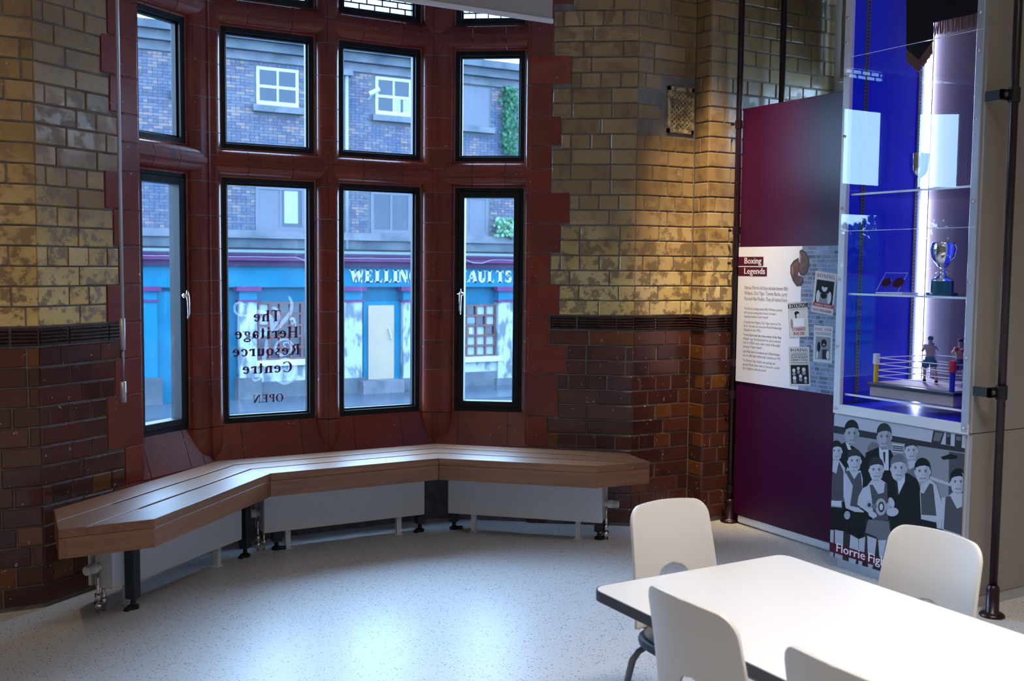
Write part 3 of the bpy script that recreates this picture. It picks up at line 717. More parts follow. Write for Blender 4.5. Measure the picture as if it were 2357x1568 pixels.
def serif_x(s, x, y, z, hgt, m, parent, width=None, center=None, name='lettering', **k):
    P, w = serif(s, hgt, width=width, **k)
    off = -w/2 if center else 0
    return polymesh(name, P, lambda a, b: (x, y-(a+off), z+b), m, parent)
# ------------------------------------------------------------------ plum display panel and its poles
PX = 4.19
pan = empty('exhibition_backdrop', (PX, 4.2, 0), label='tall plum display panel standing between pole and glass case', cat='display board')
local(bev(box('panel_board', PX, PX+.02, 3.70, 4.610, .055, 2.417, MPUR, pan), .002, 1), pan)
local(box('panel_plinth', PX+.02, PX+.10, 3.70, 4.572, 0, .10, MALU, pan), pan)
local(box('plinth_rail', PX+.004, PX+.02, 3.70, 4.572, .012, .05, MWHT, pan), pan)
def pole(x, y, label, clamps, base=True, brk=()):
    p = empty('pole', (x, y, 0), label=label, cat='pole', group='plum steel exhibition poles')
    mb = MB(); mb.tube([(0, 0, .02), (0, 0, ZC)], .0175, 18); mb.build('tube', MPURP, p, True)
    mb = MB(); mb.lathe([(0, 0), (.053, 0), (.053, .008), (.043, .016), (.027, .022), (.027, .12), (.022, .135), (.018, .138)], n=24); mb.build('base_flange', MPURP, p, True)
    for z in clamps:
        mb = MB(); mb.tube([(0, 0, z-.022), (0, 0, z+.022)], .0225, 16); mb.tube([(-.03, .01, z), (-.045, .015, z)], .008, 8)
        mb.box(.0, .04, -.012, .012, z-.014, z+.014); mb.build('clamp', MPURP, p)
    for z in brk:
        mb = MB(); mb.tube([(0, 0, z-.03), (0, 0, z+.03)], .024, 16); mb.box(-.062, .0, .012, .026, z-.022, z+.022); mb.box(-.062, -.05, .012, .095, z-.02, z+.02)
        bk = mb.build('wall_bracket', MBLKP, p)
        mb = MB(); mb.tube([(-.042, .004, z), (-.042, .016, z)], .009, 10); mb.build('bolt', MSTL, bk)
    return p
pole(4.182, 4.6325, 'plum steel pole at the brick pier end of the panel', (2.33, 1.72, 1.53, .95, .76, .2))
pole(4.478, 4.60, 'plum steel pole rising behind the top of the panel', ())
pole(4.05, 2.80, 'plum steel pole in front of the beige case side', (), brk=(2.24, .98))
# ------------------------------------------------------------------ printed board on the panel
TX = PX-.006
pst = empty('information_board', (TX, 4.25, .844), label='white Boxing Legends information board fixed on the plum panel', cat='information board')
MPRW = pm('print_white', (.80, .80, .85), .45); MPRG = pm('print_grey_text', (.16, .16, .2), .6); MPRD = pm('print_dark_text', (.03, .03, .05), .6, spec=.15)
MPRM = pm('print_maroon', (.085, .008, .024), .5, spec=.2); MPRR = pm('print_red', (.50, .03, .04), .5); MPRP = pm('print_paper', (.62, .60, .58), .5)
MPRB = pm('print_black', (.012, .012, .016), .5, spec=.15); MPRT = pm('print_midtone', (.24, .24, .26), .5); MWTX = pm('print_white_text', (.8, .8, .82), .5)
yA, yB, zA, zB_ = 4.610, 3.850, .843, 1.624
local(box('board', TX, PX-.0005, yB, yA, zA, zB_, MPRW, pst), pst)
XP = TX-.0006
def U(u): return yA-(yA-yB)*u            # 0..1 across, 0..1 up
def Vz(v): return zA+(zB_-zA)*v
def flat(name, pts, m, par, x=XP): return polymesh(name, [pts], lambda a, b: (x, a, b), m, par)
def ell(cy, cz, ry, rz, n=20, rot=0.):
    c, s_ = math.cos(rot), math.sin(rot)
    return [(cy+ry*math.cos(t)*c-rz*math.sin(t)*s_, cz+ry*math.cos(t)*s_+rz*math.sin(t)*c) for t in [2*math.pi*i/n for i in range(n)]]
# printed brickwork strip
MPBR = pm('print_blue_brick', (.12, .17, .30), .5, var=.5, col2=(.22, .26, .38), ns=20.); MPBM = pm('print_brick_joint', (.30, .33, .42), .5)
flat('printed_brickwork', [(U(.655), Vz(0)), (U(1), Vz(0)), (U(1), Vz(1)), (U(.655), Vz(1))], MPBM, pst, XP+.0002)
polys = []
for r in range(34):
    v0 = r/34; u = .655-(.03 if r % 2 else .0)-random.uniform(0, .03)
    while u < 1:
        w = random.choice((.085, .095, .05)); a, b = max(u+.004, .657), min(u+w-.004, 1)
        if b > a+.005: polys.append([(U(a), Vz(v0+.004)), (U(b), Vz(v0+.004)), (U(b), Vz(v0+.026)), (U(a), Vz(v0+.026))])
        u += w
polymesh('printed_brickwork', polys, lambda a, b: (XP, a, b), MPBR, pst)
X2P = XP-.0004
for t, v0, u1 in (('Boxing', .862, .27), ('Legends', .787, .31)):
    flat('title_band', [(U(-.0), Vz(v0)), (U(u1), Vz(v0)), (U(u1), Vz(v0+.066)), (U(-.0), Vz(v0+.066))], MPRM, pst, X2P)
    for k in range(3): text_x(t, X2P-.0003-.0001*k, U(.062)-.0014*k, Vz(v0+.016), .050, MWTX, pst, width=u1*.772-.068)
def para(lines, v, size, gap, m, wd):
    for i, (s, wf, mm) in enumerate(lines): text_x(s, XP-.0003, U(.075), Vz(v-gap*i), size, mm or m, pst, width=wd*wf)
para([('Famous Florrie old boys include boxers Billy', 1, None), ('Williams, Dick Tiger, Tommy Bache, Larry', .985, None), ('Paul and Alan Rudkin. They all trained here.', .995, None)], .690, .030, .0405, MPRG, .345)
para([("The Florrie's boxing coach, Billy Williams, worked", 1, None), ('with up and coming junior boxers. He was a', .86, None), ('respected amateur boxer himself.', .65, None)], .540, .0205, .029, MPRG, .305)
para([('Originally from Nigeria, Dick Tiger trained at The', .98, None), ('Florrie. He went on to become World Middleweight', 1, None), ("Champion in the 1950's.", .47, None)], .440, .0205, .029, MPRG, .305)
para([("Tommy Bache was four times winner of the 'Best", 1, MPRD), ("Member' cup. He represented the club at national", .98, None), ('level. In 1958 he won a silver medal at fly-weight', .97, None), ("during the 'Empire Games'.", .52, None)], .345, .0205, .029, MPRG, .305)
para([('Larry Paul, born in Liverpool and a Florrie boxer,', .98, MPRD), ('was the ABA light middleweight champion in 1972.', 1, None)], .222, .0205, .029, MPRG, .305)
para([("The Florrie's Alan Rudkin was perhaps the", .86, None), ('greatest British boxer never to have won a world', .97, None), ('title, though he came very close!', .63, None)], .155, .0205, .029, MPRG, .305)
# printed boxing gloves
MGLV = pm('print_glove_brown', (.16, .055, .022), .4, col2=(.05, .018, .01), ns=14.); MGLD = pm('print_glove_dark', (.03, .011, .008), .4)
X3P = X2P-.0003
def on_board(P): return [(lambda q: (q.y, q.z))(on_x(1680+a/4.356, 560+b/4.356, XP)) for a, b in P]
GR = [(700, 72), (725, 62), (765, 90), (795, 150), (802, 215), (785, 285), (745, 328), (705, 322), (688, 265), (698, 170)]
GL_ = [(640, 175), (690, 145), (698, 250), (682, 325), (735, 345), (742, 390), (715, 425), (672, 432), (632, 378), (606, 300), (608, 225)]
def shrink(P, k, dx=0, dy=0):
    cx = sum(p[0] for p in P)/len(P); cy = sum(p[1] for p in P)/len(P); return [(cx+(x-cx)*k+dx, cy+(y-cy)*k+dy) for x, y in P]
for P, dz in ((GR, 0.), (GL_, .0003)):
    flat('printed_glove', on_board(P), MGLD, pst, X2P-dz); flat('printed_glove', on_board(shrink(P, .82, -3, -4)), MGLV, pst, X3P-dz)
flat('printed_glove', on_board([(700, 110), (712, 105), (716, 150), (708, 205), (700, 190)]), MPRT, pst, X3P-.0006); flat('printed_glove', on_board([(618, 240), (632, 215), (640, 280), (630, 330), (618, 300)]), pm('print_glove_light', (.28, .13, .07), .4), pst, X3P-.0006)
# printed handbills
def bill(u, v, w, h, rot, kind):
    cy, cz = U(u), Vz(v); c, s_ = math.cos(rot), math.sin(rot)
    def T(a, b): a *= w; b *= h; return (cy-(a*c-b*s_), cz+(a*s_+b*c))
    L = [X2P-.0006]
    def q(a, b, c_, d, m, n_='handbill_print'):
        flat(n_, [T(a, b), T(c_, b), T(c_, d), T(a, d)], m, pst, L[0]); L[0] -= .0002
    def el(a, b, ra, rb, m): flat('handbill_print', [T(a+ra*math.cos(t), b+rb*math.sin(t)) for t in [2*math.pi*i/16 for i in range(16)]], m, pst, L[0]); L[0] -= .0002
    def tx(s, a, b, hh, wd, m):
        P, ww = serif(s, 1., st=.2, h=.07); polymesh('handbill_lettering', P, lambda x, y: (L[0], *T(a+x/ww*wd, b+y*hh)), m, pst); L[0] -= .0002
    q(-.515, -.508, .515, .508, MPRT); q(-.5, -.5, .5, .5, MPRP, 'handbill')
    if kind == 0:
        tx('BOXING', -.42, .36, .085, .84, MPRR); q(-.40, -.30, .42, .30, MPRB)
        el(0, .12, .13, .09, MPRP); el(0, .185, .14, .05, MPRB); q(-.25, -.25, .25, .0, MPRT); el(-.27, -.1, .09, .15, MPRP); el(.27, -.1, .09, .15, MPRP); el(0, -.06, .15, .08, MPRB)
        q(-.46, -.345, .5, -.255, MPRR); tx('FRIDAY NIGHT', -.36, -.325, .05, .78, MPRP); tx('BILLY WILLIAMS', -.44, -.455, .055, .88, MPRR)
    elif kind == 1:
        q(-.5, .34, .5, .47, MPRB); tx('BOXING', -.46, .355, .10, .92, MPRP); q(-.4, .29, .4, .305, MPRT)
        el(-.02, .13, .11, .095, MPRP); el(-.06, .19, .13, .06, MPRB); q(-.3, -.2, .3, .04, MPRW); el(-.34, -.1, .07, .14, MPRT); el(-.1, .12, .05, .08, MPRB); el(0, .11, .08, .07, MPRP)
        tx('TOMMY', -.36, -.315, .085, .74, MPRR); tx('BACHE', -.27, -.435, .085, .6, MPRR)
    elif kind == 2:
        tx('BOXING', -.44, .365, .07, .38, MPRR); tx('TIGER', .06, .365, .07, .38, MPRR); q(-.42, .30, .42, .31, MPRB); q(-.4, .255, .4, .275, MPRT)
        q(-.38, -.42, .40, .20, MPRT); el(.06, .03, .15, .11, MPRB); el(-.2, -.08, .09, .14, MPRB); q(-.02, -.40, .3, -.14, MPRD); el(.28, -.28, .08, .12, MPRP); el(-.28, -.3, .06, .11, MPRP); el(.07, -.01, .07, .03, MPRT)
    else:
        tx('BOXING', -.44, .39, .075, .88, MPRB); q(-.44, .355, .44, .362, MPRB); q(-.4, .31, .4, .335, MPRT); q(-.44, .285, .44, .292, MPRB)
        tx('ALAN RUDKIN', -.42, .215, .05, .86, MPRB); tx('LARRY PAUL', -.42, .145, .05, .86, MPRB); q(-.44, .095, .44, .105, MPRB); q(-.44, .07, .44, .075, MPRB)
        q(-.44, -.45, .44, .04, MPRB)
        for a, b, r in ((-.28, -.1, .08), (-.05, -.05, .07), (.22, -.08, .09), (.05, -.25, .08), (-.25, -.3, .09), (.3, -.3, .07)): el(a, b, r, r*.6, MPRP); el(a, b-.09, r*1.1, .05, MPRT)
bill(.875, .682, .150, .220, -.10, 0); bill(.640, .490, .142, .188, .10, 1); bill(.878, .335, .132, .195, -.0, 2); bill(.665, .165, .148, .210, .09, 3)
# ------------------------------------------------------------------ glass display case
CX, CY0, CY1 = 4.0, 2.915, 3.68
case = empty('display_case', (4.3, 3.3, 0), label='tall glass fronted display case glowing blue inside, photo on its base', cat='display case')
MBLU = pm('royal_blue_lining', (.004, .03, .72), .38); MMIR = pm('mauve_reflection_tone', (.13, .105, .12), .15)  # mauve tone stands in for a reflection on the case back
MACR = m_glass('acrylic_sheet', (.985, .99, 1.), 1., 0., 1.62); MSHF = m_glass('acrylic_shelf', (.93, .96, 1.), 1., 0., 1.6)
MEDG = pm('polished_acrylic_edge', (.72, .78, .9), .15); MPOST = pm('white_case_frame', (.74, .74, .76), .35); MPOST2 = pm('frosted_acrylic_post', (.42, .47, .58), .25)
def cs(o): return local(o, case)
cs(box('plinth_body', CX+.006, 4.60, CY0, CY1, .06, .785, MPOST, case)); cs(box('plinth_recess', CX+.05, 4.60, CY0+.03, CY1, 0, .06, MALU, case))
cs(box('side_panel', CX+.002, 4.99, CY0-.018, CY0-.002, .055, .788, MBEI, case)); cs(box('side_panel', CX-.004, 4.99, CY0-.02, CY0-.002, .792, 3.6, MBEI, case))
cs(box('side_skirting', CX+.03, 4.99, CY0-.012, CY0-.002, 0, .05, MALU, case))
cs(box('blue_side_lining', CX+.004, 4.59, CY1-.03, CY1-.012, .84, 3.6, MBLU, case)); cs(box('outer_side', CX, 4.60, CY1-.012, CY1, .79, 3.6, MPOST, case))
cs(box('blue_floor_lining', CX+.004, 4.59, CY0, CY1-.03, .815, .832, MBLU, case)); cs(box('blue_near_lining', CX+.05, 4.59, CY0-.002, CY0+.008, .832, 3.6, MBLU, case))
cs(box('back_board', 4.578, 4.59, CY0+.008, CY1-.03, .832, 3.6, MMIR, case)); cs(box('case_top', CX, 4.6, CY0, CY1, 3.58, 3.62, MPOST, case))
cs(bev(box('frame_post', CX-.012, CX+.012, CY1-.042, CY1+.002, .79, 3.6, MPOST, case), .003, 1))
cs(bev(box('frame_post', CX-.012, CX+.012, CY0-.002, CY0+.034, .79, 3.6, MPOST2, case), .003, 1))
cs(bev(box('frame_rail', CX-.0112, CX+.0112, CY0-.003, CY1+.003, .784, .832, MPOST, case), .003, 1))
for z0, z1 in ((.79, 1.688), (1.691, 2.528), (2.531, 3.6)):
    cs(mk('acrylic_sheet', [(CX-.0135, CY0, z0), (CX-.0135, CY1, z0), (CX-.0135, CY1, z1), (CX-.0135, CY0, z1)], [(0, 3, 2, 1)], MACR, case))
    mb = MB(); mb.box(CX-.0145, CX-.0115, CY0, CY1, z1-.001, z1+.0015); cs(mb.build('sheet_edge', MEDG, case))
for y in (CY1-.02, CY0+.016):
    for z in (.81, 1.12, 1.45, 1.80, 2.15, 2.44, 2.60, 2.72):
        mb = MB(); mb.lathe([(0, -.006), (.006, -.005), (.0075, 0), (.0075, .002)], (CX-.0145, y, z), 12, ax='x'); cs(mb.build('screw', MCHR, case, True))
MLED = m_emit('led_strip_glow', (.72, .82, 1.), 150.)
cs(box('led_strip', 4.556, 4.566, CY1-.036, CY1-.031, .84, 3.5, MLED, case))
cs(box('led_channel', 4.574, 4.578, CY1-.05, CY1-.030, .84, 3.55, MEDG, case))
for x in (4.112, 4.505):
    sd = cs(box('shelf_standard', x-.011, x+.011, CY1-.037, CY1-.030, .84, 3.5, MSTL, case))
    mb = MB()
    for k in range(150): z = .86+k*.0175; mb.box(x-.004, x+.004, CY1-.0375, CY1-.0365, z, z+.009)
    o = mb.build('slot_row', MBLKP, sd); tag(o, kind='stuff')
for z in (1.872, 1.385, .887):
    sh = cs(box('glass_shelf', CX+.022, 4.56, CY0+.016, CY1-.045, z-.010, z, MSHF, case))
    o = box('shelf_edge', CX+.019, CX+.022, CY0+.016, CY1-.045, z-.010, z, MEDG, sh)
# ------------------------------------------------------------------ things in the case
def tr(label, name, loc, cat): return empty(name, loc, label=label, cat=cat)
p = on_x(2113, 432, 4.30)
t1 = tr('silver goblet trophy on the upper glass shelf', 'trophy_cup', (4.30, p.y, 1.873), 'trophy')
mb = MB(); mb.lathe([(0, 0), (.032, 0), (.033, .004), (.024, .010), (.010, .02), (.007, .05), (.009, .066), (.013, .07), (.007, .075)], n=28); mb.build('stem_foot', MSIL, t1, True)
mb = MB(); mb.lathe([(.007, .075), (.018, .08), (.034, .094), (.043, .115), (.046, .15), (.047, .192), (.049, .196), (.045, .194), (.042, .12), (.02, .09), (0, .085)], n=32); mb.build('cup_bowl', MSIL, t1, True)
p = on_x(2168, 676, 4.14)
t2 = tr('large silver cup trophy on a dark green plinth, middle shelf', 'trophy_cup', (4.14, p.y, 1.386), 'trophy')
MPLI = pm('dark_green_bakelite', (.004, .045, .03), .2)
mb = MB(); mb.lathe([(0, 0), (.068, 0), (.07, .004), (.068, .012), (.052, .014), (.05, .016), (.05, .064), (0, .064)], n=32); mb.build('plinth', MPLI, t2)
mb = MB(); mb.lathe([(0, .064), (.049, .064), (.05, .070), (.03, .082), (.013, .095), (.010, .115), (.014, .122), (.010, .127)], n=32); mb.build('stem_foot', MSIL, t2, True)
mb = MB(); mb.lathe([(.010, .127), (.022, .132), (.042, .160), (.052, .19), (.0535, .215), (.050, .24), (.048, .243), (.046, .24), (.049, .21), (.04, .165), (0, .135)], n=36); mb.build('cup_bowl', MSIL, t2, True)
mb = MB()
for s in (-1, 1):
    mb.tube([(.0, s*.048, .228), (0, s*.064, .232), (0, s*.070, .21), (0, s*.060, .175), (0, s*.036, .156)], .0032, 8)
mb.build('handles', MSIL, t2, True)
p = on_x(2060, 668, 4.16)
ms = tr('clear acrylic stand holding two bronze medals on the middle shelf', 'medal_stand', (4.16, p.y, 1.386), 'medal stand')
MMED = pm('bronze_medal', (.10, .03, .035), .35, .7)
mb = MB(); mb.box(-.06, .06, -.09, .065, 0, .006); mb.build('stand_base', MEDG, ms)
mk('stand_plate', [(-.045, .075, .012), (-.045, -.055, .012), (.02, -.055, .10), (.02, .075, .10)], [(0, 1, 2, 3)], MSHF, ms)
mb = MB(); mb.tube([(-.045, .075, .012), (.02, .075, .10), (.02, -.055, .10), (-.045, -.055, .012)], .0014, 6); mb.build('plate_edge', MEDG, ms)
for y in (.035, -.035):
    mb = MB(); c = Vector((-.018, y, .052)); nn = Vector((-.8, 0, .6)); mb.tube([c-nn*.002, c+nn*.005], .030 if y < 0 else .026, 22); mb.build('medal', MMED, ms)
# banner
MBANB = pm('black_velvet', (.004, .005, .008), .95, spec=.1); MGOLD = pm('gold_fringe', (.30, .16, .07), .6, col2=(.18, .09, .035), ns=120.)
ban = tr('black velvet banner with gold fringe hanging in the case', 'banner', (4.40, 3.3, 3.0), 'banner')
def banner(X, pts, frA, frB, th=.012, nth=60):
    V = [on_x(u, v, X) for u, v in pts]; n_ = len(V)
    Q = V+[v+Vector((th, 0, 0)) for v in V]
    F = [tuple(range(n_)), tuple(range(n_, 2*n_))[::-1]]+[(i, (i+1) % n_, (i+1) % n_+n_, i+n_) for i in range(n_)]
    local(fix(mk('banner_cloth', Q, F, MBANB, ban)), ban)
    mb = MB()
    for (a, b, ln) in frB:
        A, B = on_x(*a, X), on_x(*b, X)
        for k in range(nth):
            q = A.lerp(B, (k+.5)/nth); mb.tube([q+Vector((th/2+random.uniform(-.004, .004), 0, .006)), q+Vector((th/2+random.uniform(-.005, .005), random.uniform(-.002, .002), -ln*random.uniform(.9, 1.05)))], .0018, 5)
    o = local(mb.build('fringe', MGOLD, ban), ban); tag(o, kind='stuff')
banner(4.34, [(2086, -190), (2086, 113), (2114, 137), (2145, 95), (2145, -190)], None, [((2085, 112), (2114, 137), .062), ((2114, 137), (2145, 95), .062)])
banner(4.50, [(2146, -190), (2147, 52), (2256, 28), (2262, -190)], None, [((2147, 52), (2256, 28), .065)])
# model boxing ring
rg = tr('model boxing ring with ropes on the bottom shelf of the case', 'model_boxing_ring', (4.28, 3.28, .888), 'model')
MCARD = pm('beige_card', (.40, .31, .30), .8); MCANV = pm('canvas_mat', (.40, .28, .34), .7); MRED = pm('red_paint', (.45, .01, .03), .4); MYEL = pm('yellow_paint', (.62, .42, .01), .4); MBLP = pm('blue_paint', (.005, .01, .35), .35); MROPE = pm('white_cord', (.7, .66, .68), .6); MNAV = pm('dark_navy_vinyl', (.004, .012, .035), .4)
h = .235
box('platform', -.22, .22, -h, h, 0, .050, MCARD, rg); box('apron_pad', -.232, .232, -h-.012, h+.012, .046, .064, MNAV, rg, .004); box('canvas', -.20, .20, -h+.015, h-.015, .0635, .067, MCANV, rg)
for (x, y, m, t) in ((-.205, h-.02, MYEL, MWHT), (-.205, -h+.02, MBLP, MRED), (.205, h-.02, MWHT, MWHT), (.205, -h+.02, MRED, MWHT)):
    mb = MB(); mb.tube([(x, y, .064), (x, y, .165)], .012, 12); ps = mb.build('corner_post', m, rg); mb = MB(); mb.tube([(x, y, .155), (x, y, .205)], .0165, 12); mb.build('post_pad', t, ps)
for z in (.095, .125, .155, .185):
    for a, b in (((-.205, h-.02), (-.205, -h+.02)), ((-.205, h-.02), (.205, h-.02)), ((.205, h-.02), (.205, -h+.02)), ((-.205, -h+.02), (.205, -h+.02))):
        mb = MB(); mb.tube([(*a, z), (*b, z)], .0022, 6); mb.build('rope', MROPE, rg)
MSKIN = pm('painted_skin', (.42, .22, .15), .5); MSHO = pm('dark_blue_trunks', (.01, .03, .10), .5); MHAIR = pm('dark_hair', (.01, .008, .007), .6)
def boxer(loc, rz, label, k, skin):
    f = empty('boxer_figurine', loc, rz, label=label, cat='figurine', group='boxer figurines')
    J = [((0, 0, .088), .012), ((0, .002, .108), .0125), ((0, .004, .130), .0145), ((0, 0, .145), .006), ((0, -.003, .156), .0092), ((0, -.004, .166), .0075),
         ((.019, 0, .134), .0058), ((.028, -.010, .118), .0046), ((.016, -.034, .130), .0040), ((.013, -.042, .134), .0055),
         ((-.019, 0, .134), .0058), ((-.027, -.012, .122), .0046), ((-.012, -.048, .138), .0040), ((-.009, -.056, .140), .0055),
         ((.011, 0, .080), .0095), ((.016, -.018, .048), .0066), ((.016, -.006, .016), .0045), ((.016, -.020, .008), .0048),
         ((-.011, 0, .080), .0095), ((-.018, .012, .048), .0066), ((-.022, .034, .016), .0045), ((-.023, .022, .008), .0048)]
    E_ = [(0, 1), (1, 2), (2, 3), (3, 4), (4, 5), (2, 6), (6, 7), (7, 8), (8, 9), (2, 10), (10, 11), (11, 12), (12, 13), (0, 14), (14, 15), (15, 16), (16, 17), (0, 18), (18, 19), (19, 20), (20, 21)]
    me = bpy.data.meshes.new('body'); me.from_pydata([tuple(c*k for c in j[0]) for j in J], E_, []); me.materials.append(skin)
    o = bpy.data.objects.new('body', me); put(o, f); sk = o.modifiers.new('skin', 'SKIN'); sv = me.skin_vertices[0].data
    for i, j in enumerate(J): sv[i].radius = (j[1]*k, j[1]*k); sv[i].use_root = (i == 0)
    sb = o.modifiers.new('sub', 'SUBSURF'); sb.levels = 1; sb.render_levels = 2
    mb = MB(); mb.lathe([(.0155*k, .100*k), (.017*k, .092*k), (.0175*k, .085*k), (.016*k, .078*k)], (0, 0, 0), 16)
    for s, dy in ((1, -.008), (-1, .005)): mb.tube([(s*.011*k, 0, .084*k), (s*.0145*k, dy*k, .062*k)], [.0125*k, .0135*k], 12)
    mb.build('trunks', MSHO, f, True)
    for x, y, z in ((.013, -.043, .134), (-.009, -.058, .140)): mb = MB(); mb.lathe([(0, -.009*k), (.008*k, -.006*k), (.0095*k, 0), (.008*k, .006*k), (0, .009*k)], (x*k, y*k, z*k), 12); mb.build('boxing_glove', MRED, f, True)
    for x, y in ((.016, -.014), (-.0225, .028)): mb = MB(); mb.box(x*k-.0055*k, x*k+.0055*k, y*k-.013*k, y*k+.009*k, 0, .014*k); bev(mb.build('boot', MBLKP, f), .002)
    mb = MB(); mb.lathe([(0, .012*k), (.008*k, .009*k), (.0105*k, .002*k), (.0095*k, -.003*k)], (0, .001*k, .165*k), 14); mb.build('hair', MHAIR, f, True)
    return f
rz0 = .888+.067
boxer((4.27, on_x(2138, 890, 4.27).y, rz0), 2.3, 'boxer figurine stepping forward near the middle of the model ring', 1.3, MSKIN)
boxer((4.30, on_x(2207, 890, 4.30).y, rz0), -1.0, 'boxer figurine guarding at the right of the model ring', 1.28, MSKIN)
# ------------------------------------------------------------------ monochrome photograph on the plinth
ph = empty('photo_panel', (CX, 3.3, .055), label='black and white photograph of young boxers on the case base', cat='photograph')
def gt(v): return (v*.92, v*.97, v*1.15)
GM = {k: pm('photo_tone_%d' % k, gt(k/100), .45, spec=.15) for k in (1, 3, 7, 14, 24, 34, 44, 52)}
XPH = CX-.004
local(box('photo_sheet', XPH, CX+.005, CY0+.012, CY1-.002, .055, .778, GM[44], ph), ph)
lay_x = [XPH-.0003]
def pp(pts, tone, name='photo_print', step=True):
    x = lay_x[0]
    V = []
    for a, b in pts:
        q = on_x(1900+a/3.92, 940+b/3.92, XPH); V.append((x, min(max(q.y, CY0+.0125), CY1-.0025), min(max(q.z, .0555), .7775)))
    local(mk(name, V, [tuple(range(len(V)))], GM[tone] if not hasattr(tone, 'name') else tone, ph), ph)
    if step: lay_x[0] -= .000018
def pe(cx, cy, rx, ry, tone, rot=0., n_=18):
    c, s_ = math.cos(rot), math.sin(rot)
    pp([(cx+rx*math.cos(t)*c-ry*math.sin(t)*s_, cy+rx*math.cos(t)*s_+ry*math.sin(t)*c) for t in [2*math.pi*i/n_ for i in range(n_)]], tone)
pp([(70, 215), (1280, 400), (1250, 1200), (40, 1440)], 24)                   # lower wall
pp([(70, 155), (1280, 365), (1280, 405), (70, 222)], 3)                      # dado rail
pp([(60, 1000), (1250, 1000), (1250, 1700), (40, 1460)], 3)                  # dark floor
for q in ([(975, 190), (1075, 205), (1040, 325), (955, 312)], [(1090, 212), (1132, 218), (1128, 335), (1085, 328)], [(1170, 225), (1235, 235), (1228, 358), (1165, 346)]): pp(q, 3)
for q in ([(990, 215), (1062, 225), (1030, 300), (972, 292)], [(1098, 230), (1124, 234), (1120, 262), (1094, 258)], [(1180, 250), (1226, 258), (1222, 295), (1178, 288)]): pp(q, 14)
pp([(1115, 390), (1275, 415), (1260, 1160), (1110, 900)], 7); pp([(1040, 440), (1130, 410), (1190, 430), (1190, 455), (1060, 465)], 1)
pp([(940, 610), (1130, 680), (1130, 705), (940, 640)], 44); pp([(600, 315), (712, 328), (708, 405), (598, 392)], 44)
for b in (335, 352, 370): pp([(604, b), (706, b+12), (706, b+22), (604, b+10)], 3)
pe(435, 370, 55, 65, 14)
def face(cx, cy, w, h, tone=44, rot=0., hair=3, hr=1.0, smile=True):
    pe(cx-w*.98, cy+h*.02, w*.16, h*.2, tone, rot); pe(cx+w*.98, cy+h*.02, w*.16, h*.2, tone, rot)
    pe(cx-w*.03, cy-h*.42*hr, w*1.08, h*.78, hair, rot); pe(cx, cy, w, h, tone, rot)
    if hr > .8:
        pe(cx+w*.60, cy+h*.18, w*.34, h*.62, 34 if tone != 34 else 24, rot); pe(cx, cy+h*.86, w*.5, h*.12, 34 if tone != 34 else 24, rot)
        pp([(cx-w*.95, cy-h*.35), (cx-w*.6, cy-h*.98), (cx+w*.5, cy-h*1.0), (cx+w*.98, cy-h*.40), (cx+w*.3, cy-h*.55), (cx-w*.4, cy-h*.50)], hair)
    for s in (-1, 1):
        pe(cx+s*w*.40, cy-h*.14, w*.20, h*.045, 7, rot); pe(cx+s*w*.40, cy-h*.03, w*.13, h*.045, 3, rot)
    pp([(cx-w*.05, cy-h*.02), (cx+w*.16, cy+h*.30), (cx-w*.14, cy+h*.30)], 34)
    pe(cx+w*.02, cy+h*.52, w*(.38 if smile else .26), h*.07, 7, rot)
    if smile: pe(cx+w*.02, cy+h*.51, w*.27, h*.03, 52, rot)
def suit(pts): pp(pts, 1)
# man at the back left, man in the middle
suit([(130, 330), (190, 300), (300, 380), (380, 470), (400, 1000), (160, 1000), (120, 500)]); pp([(180, 305), (215, 320), (235, 375), (205, 375)], 52); face(238, 232, 60, 108, 34, .05, 1)
suit([(365, 400), (480, 350), (590, 380), (640, 480), (640, 1000), (380, 1000), (350, 520)]); pp([(484, 345), (512, 372), (570, 370), (572, 560), (530, 560), (488, 430)], 52); pp([(520, 395), (542, 395), (540, 510), (526, 470)], 3); face(532, 262, 62, 108, 34, 0, 3)
# boy behind at the right
pp([(745, 480), (825, 470), (850, 560), (760, 580)], 44); face(775, 385, 54, 92, 44, 0, 3)
pp([(740, 560), (830, 520), (850, 640), (770, 640)], 14)
# man bending, fair hair
suit([(560, 600), (660, 640), (740, 580), (830, 640), (880, 800), (880, 1160), (600, 1100), (560, 800)]); pp([(640, 665), (720, 600), (718, 660), (662, 780), (648, 720)], 52); pp([(632, 660), (652, 665), (662, 770), (648, 790)], 3); face(660, 545, 66, 112, 44, .1, 14)
